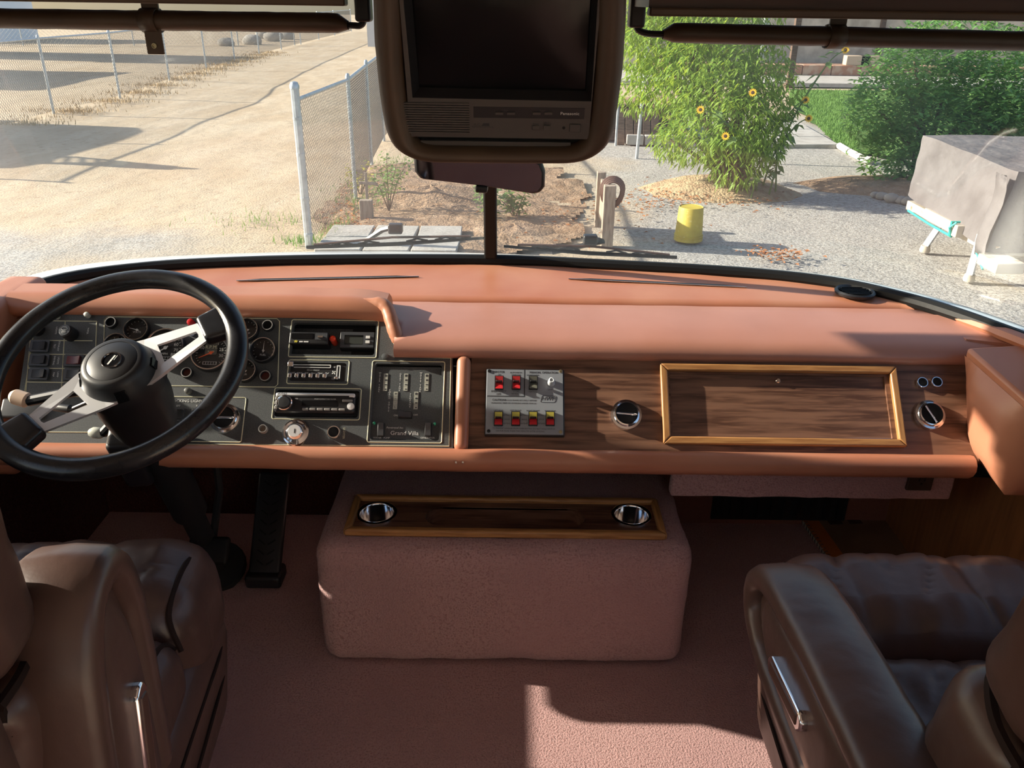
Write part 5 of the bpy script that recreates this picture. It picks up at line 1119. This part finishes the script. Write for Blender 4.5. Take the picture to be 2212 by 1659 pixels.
def rock(c, s_, label, grp):
    rows = []; sd = rnd.random()*50
    for i in range(7):
        ph = math.pi*i/6; rows.append([c + V((s_*math.sin(ph)*math.cos(t), s_*.8*math.sin(ph)*math.sin(t), s_*.6*math.cos(ph)))*(1+.25*noise.noise(V((math.sin(ph)*math.cos(t)+sd, math.sin(ph)*math.sin(t), math.cos(ph))))) for t in [2*math.pi*j/10 for j in range(10)]])
    rows = [[V((c.x+(p.x-c.x), p.y, p.z)) for p in r_] for r_ in rows]; return tag(MB().grid(rows, cv=True).build('stone', ROCK, weld=True, ang=60), label, 'stone', grp)
def rockc(x, y, s_): p = gnd(x, y); return V((p.x, p.y, p.z+s_*.3))
for x_, y_, s_, w_ in ((1905, 428, .09, 'second'), (1925, 434, .11, 'middle and largest'), (1945, 436, .09, 'fourth'), (1962, 440, .10, 'rightmost'), (1890, 424, .07, 'leftmost and smallest')):
    rock(rockc(x_, y_, s_), s_, 'pale field stone under the citrus bush, %s of the row from the left' % w_ if w_ in ('second', 'fourth') else 'pale field stone under the citrus bush, %s of the row' % w_, 'stones in a row under the citrus bush')
for x_, y_, s_, w_ in ((545, 95, .55, 'second from left, nearest the fence'), (590, 88, .6, 'largest, right of the middle'), (620, 84, .5, 'rightmost by the road'), (570, 82, .5, 'farthest, behind the others'), (490, 98, .45, 'leftmost and smallest')):
    rock(rockc(x_, y_, s_), s_, 'grey rubble boulder beyond the left fence, ' + w_, 'rubble heap beyond the left fence')
# ------------------------------------------------------------------ garden objects
WW = mat('weathered_wood', (.36, .30, .24), .9, bump=(20, .5, .006), var=(6, (.24, .19, .15), .4, .65), stretch=(6, 6, 1))
cr = gnd(795, 462); CRS = thing('wooden_cross', 'small weathered wooden cross standing in the garden soil', 'cross', TL(*cr))
MB().box(-.016, .016, -.012, .012, -.05, .50).build('upright', WW, CRS, bevel=.003); MB(Matrix.Rotation(R(4), 4, 'Y')).box(-.115, .115, -.016, .010, .355, .390).build('crossbar', WW, CRS, bevel=.003)
c = gnd(793, 474); WB_ = tag(MB().box(-.075, .075, -.05, .05, -.05, .235).build('wood_block', WW, bevel=.006, loc=c), 'short upright timber block at the foot of the wooden cross', 'block')
HP = thing('hose_post', 'pair of weathered timber posts joined by a board with a hose hung on top', 'post', TL(*gnd(1310, 528)))
pa, pb_ = V((0, 0, 0)), gnd(1293, 486)-gnd(1310, 528)
hh = .64
MB(TL(pa.x, pa.y, 0)).box(-.062, .062, -.055, .055, -.1, hh).build('near_post', WW, HP, bevel=.006)
MB(TL(pb_.x, pb_.y, 0)).box(-.05, .05, -.045, .045, -.1, .62).build('far_post', WW, HP, bevel=.006)
MB().hexa([(pb_.x-.01, pb_.y, .12), (pa.x-.01, pa.y, .12), (pa.x+.02, pa.y, .12), (pb_.x+.02, pb_.y, .12), (pb_.x-.01, pb_.y, .55), (pa.x-.01, pa.y, .55), (pa.x+.02, pa.y, .55), (pb_.x+.02, pb_.y, .55)]).build('board', WW, HP)
HS = thing('garden_hose', 'coil of dark hose looped over the near timber post', 'hose', TL(*(gnd(1310, 528)+V((.06, .16, .58)))))
for i in range(4):
    r_ = .085+.014*i; MB().tube([(r_*math.cos(a)-.02, .024*i-.12, r_*math.sin(a) if math.sin(a) > 0 else r_*1.6*math.sin(a)) for a in [2*math.pi*j/20 for j in range(20)]], .013, 6, closed=True).build('hose_loop', mat('hose_brown', (.13, .075, .06), .6), HS)
bu = gnd(1486, 518); BU = thing('bucket', 'upturned faded yellow plastic bucket standing on the gravel', 'bucket', TL(*bu))
BY = mat('faded_yellow', (.52, .42, .06), .6, var=[(6, (.42, .32, .05), .4, .7), (40, (.60, .52, .18), .6, .75)])
MB().lathe([(.152, 0), (.150, .05), (.133, .365), (.128, .372), (.12, .366), (.001, .362)], 32, cap0=False, cap1=False).build('bucket_body', BY, BU)
for z_ in (.008, .035, .062): MB().lathe([(.150, z_-.007), (.159, z_-.003), (.159, z_+.003), (.150, z_+.007)], 32, cap0=False, cap1=False).build('rim_band', BY, BU)
# galvanised pole, planter boxes
c = gnd(1375, 340); GP_ = thing('galvanised_pole', 'slim galvanised pole standing left of the peach tree', 'pole', TL(*c))
MB().tube([(0, 0, -.1), (.04, 0, 1.75)], .028, 10).build('pole_tube', STEEL, GP_); MB().lathe([(.032, 0), (.034, .03), (.01, .05)], 10, TL(.04, 0, 1.74)).build('pole_cap', STEEL, GP_)
c = gnd(1330, 312); GR2 = tag(MB().tube([(0, 0, -.1), (.0, 0, .9)], .022, 10).build('steel_stake', STEEL, loc=c), 'short steel stake beside the television housing edge', 'stake')
PLT = mat('dark_timber', (.13, .085, .06), .9, bump=(15, .5, .008), stretch=(1, 6, 6), var=(5, (.08, .05, .035), .4, .6))
PB = thing('timber_planter', 'dark stacked timber raised bed behind the galvanised pole', 'planter', TL(1.9, 17.2, GZ))
for i in range(3):
    MB().box(-1.2, 1.35, -1.0, -.86, i*.22, i*.22+.21).build('timber', PLT, PB, bevel=.012); MB().box(1.22, 1.36, -.85, 1.3, i*.22, i*.22+.21).build('timber', PLT, PB, bevel=.012)
MB().box(-1.2, 1.22, -.86, 1.3, 0, .55).build('bed_soil', SOIL, PB)
for i in range(5): MB(TL(.1+i*.16, -1.35, .11) @ Matrix.Rotation(R(-32), 4, 'X')).box(-.07, .07, -.02, .02, -.15, .55).build('leaning_plank', PLT, PB, bevel=.006)
for i in range(4): MB().box(.2+i*.33, .5+i*.33, -1.55, -1.40, 0, .17).build('edge_block', CONC, PB, bevel=.01)
# back wall, terrace, posts
WLB = mat('stucco', (.60, .52, .43), .9, bump=(20, .3, .01), var=(2, (.38, .33, .27), .4, .65))
struct(MB().box(1.5, 30, 32.5, 33, GZ, GZ+3.0).build('wall_garden', WLB))
struct(MB().box(3, 30, 27.8, 32.5, GZ, GZ+.12).build('ground_terrace', CONC))
ST = thing('terrace_step', 'long reddish brick step in front of the garden wall', 'step', TL(8, 31.3, GZ+.12))
for i in range(18): MB().box(-3+i*1.02, -3+i*1.02+1.0, -.35, .9, 0, .34).build('step_block', mat('brick_step', (.38, .20, .13), .9, var=(4, (.46, .33, .24), .45, .6)), ST, bevel=.02)
def bp_(x, y, Y): q = atY(x, y, Y); return V((q.x, q.y, GZ+.46))
for i, (x_, lab) in enumerate(((1845, 'left loose concrete block on the brick step'), (1876, 'right loose concrete block on the brick step'))):
    q = atY(x_, 158, 31.2); tag(MB().box(-.42, .42, -.2, .2, 0, .32).build('concrete_block', mat('tan_block', (.52, .40, .29), .9), bevel=.02, loc=(q.x, 31.2, GZ+.46)), lab, 'block')
for x_, yb_, m_, lab in ((1703, 190, PLT, 'dark brown porch post standing right of the peach tree'), (1886, 165, PLT, 'dark brown porch post between the tree and the bush'), (1640, 165, STEEL, 'pale steel porch post half hidden by the peach tree'), (1912, 160, STEEL, 'pale steel porch post beside the citrus bush')):
    q = gnd(x_, yb_); q.z = GZ; P_ = thing('porch_post', lab, 'post', TL(*q)); MB().box(-.09, .09, -.09, .09, 0, 2.9).build('post_shaft', m_, P_, bevel=.01); MB().box(-.14, .14, -.14, .14, 0, .14).build('post_base', m_, P_, bevel=.01)
HD = thing('slat_fence', 'pale board fence far behind the garden wall', 'fence', TL(0, 48, GZ))
for i in range(60): MB().box(-8+i*.8, -8+i*.8+.7, 0, .06, 0, 3.6+.2*rnd.random()).build('fence_board', mat('pale_board_%d' % (i % 3), [(.55, .56, .58), (.46, .48, .50), (.60, .57, .52)][i % 3], .85), HD)
# ------------------------------------------------------------------ tarp covered trailer
TR2 = thing('covered_trailer', 'trailer covered by a dusty grey tarp standing on steel legs', 'trailer', TL(4.5, 8.4, GZ))
to = V((4.5, 8.4, GZ))
TARP = mat('grey_tarp', (.15, .14, .143), .85, bump=[(8, .7, .03), (3, .5, .05)], var=(3, (.11, .10, .102), .4, .65))
tl4 = [V((4.5, 9.30, .118)), V((4.55, 7.50, .06)), V((7.5, 7.40, .10)), V((7.5, 9.4, .14))]
bl4 = [V((4.42, 9.25, -.52)), V((4.42, 7.46, -.66)), V((7.5, 7.36, -.66)), V((7.5, 9.45, -.52))]
b = MB()
def tf(p, nn): return p + nn*(.035*noise.noise(p*2.2)+.018*noise.noise(p*6)) + V((0, 0, .012*noise.noise(p*5+V((2, 0, 0)))))
cen = sum(tl4+bl4, V())/8
for f in ((bl4[0], bl4[1], tl4[1], tl4[0]), (bl4[1], bl4[2], tl4[2], tl4[1]), (tl4[0], tl4[1], tl4[2], tl4[3]), (bl4[2], bl4[3], tl4[3], tl4[2]), (bl4[3], bl4[0], tl4[0], tl4[3])):
    rows = quad(*f, 20); b.grid([[tf(p, (p-cen).normalized())-to for p in r_] for r_ in rows])
b.build('tarp', TARP, TR2, weld=True, ang=50)
MB().grid([[V((4.40, lerp(7.42, 7.60, i/4)-.05*(i % 2), lerp(.04, -.72, j/6)))-to+V((.03*math.sin(j), 0, 0)) for i in range(5)] for j in range(7)]).build('tarp_fold', TARP, TR2, solid=.006)
CHM = mat('chassis_tan', (.50, .44, .36), .6, var=(8, (.30, .16, .09), .62, .75))
MB().box(-.02, 2.9, -.95, .95, .30, .40).build('chassis_deck', CHM, TR2, bevel=.01)
p = atX(2080, 478, 4.40)-to; MB().box(-.10, .02, -.30, .35, .36, .45).build('side_rail', CHM, TR2, bevel=.006)
MB().box(-.14, 0, -.45, -.30, .34, .46).build('rail_stub', CHM, TR2, bevel=.006)
MB().box(-.16, .1, -1.28, -.95, .23, .33).build('bumper', CHM, TR2, bevel=.01)
for bx, by, tx_, ty_ in ((2092, 606, 2110, 500), (1997, 543, 2025, 455)):
    a = gnd(bx, by); t_ = V((a.x+.02, a.y+.02, GZ+.45)) if bx > 2050 else V((a.x+.16, a.y-.02, GZ+.45))
    lg = MB().tube([a-to+V((0, 0, .06)), t_-to], .042, 4).build('jack_leg', WHT if bx > 2050 else STEEL, TR2)
    MB(TL(*(a-to+V((0, 0, .035))))).lathe([(.05, -.04), (.055, -.02), (.045, .03)], 12).build('leg_foot', CHM, lg)
TEAL = mat('teal_rope', (.03, .42, .36), .6)
MB().tube([V((-.08, .75, .33)), V((-.10, .2, .32)), V((-.13, -.36, .33)), V((-.17, -.36, .42)), V((-.13, -.40, .48))], .012, 6).build('teal_rope', TEAL, TR2)
MB().tube([V((-.145, -.34, .33)), V((-.15, -.34, .47)), V((-.01, -.34, .47))], .012, 6).build('teal_rope', TEAL, TR2)
MB().tube([V((-.10, -.8, .30)), V((-.17, -1.1, .22))], .010, 6).build('teal_rope', TEAL, TR2)
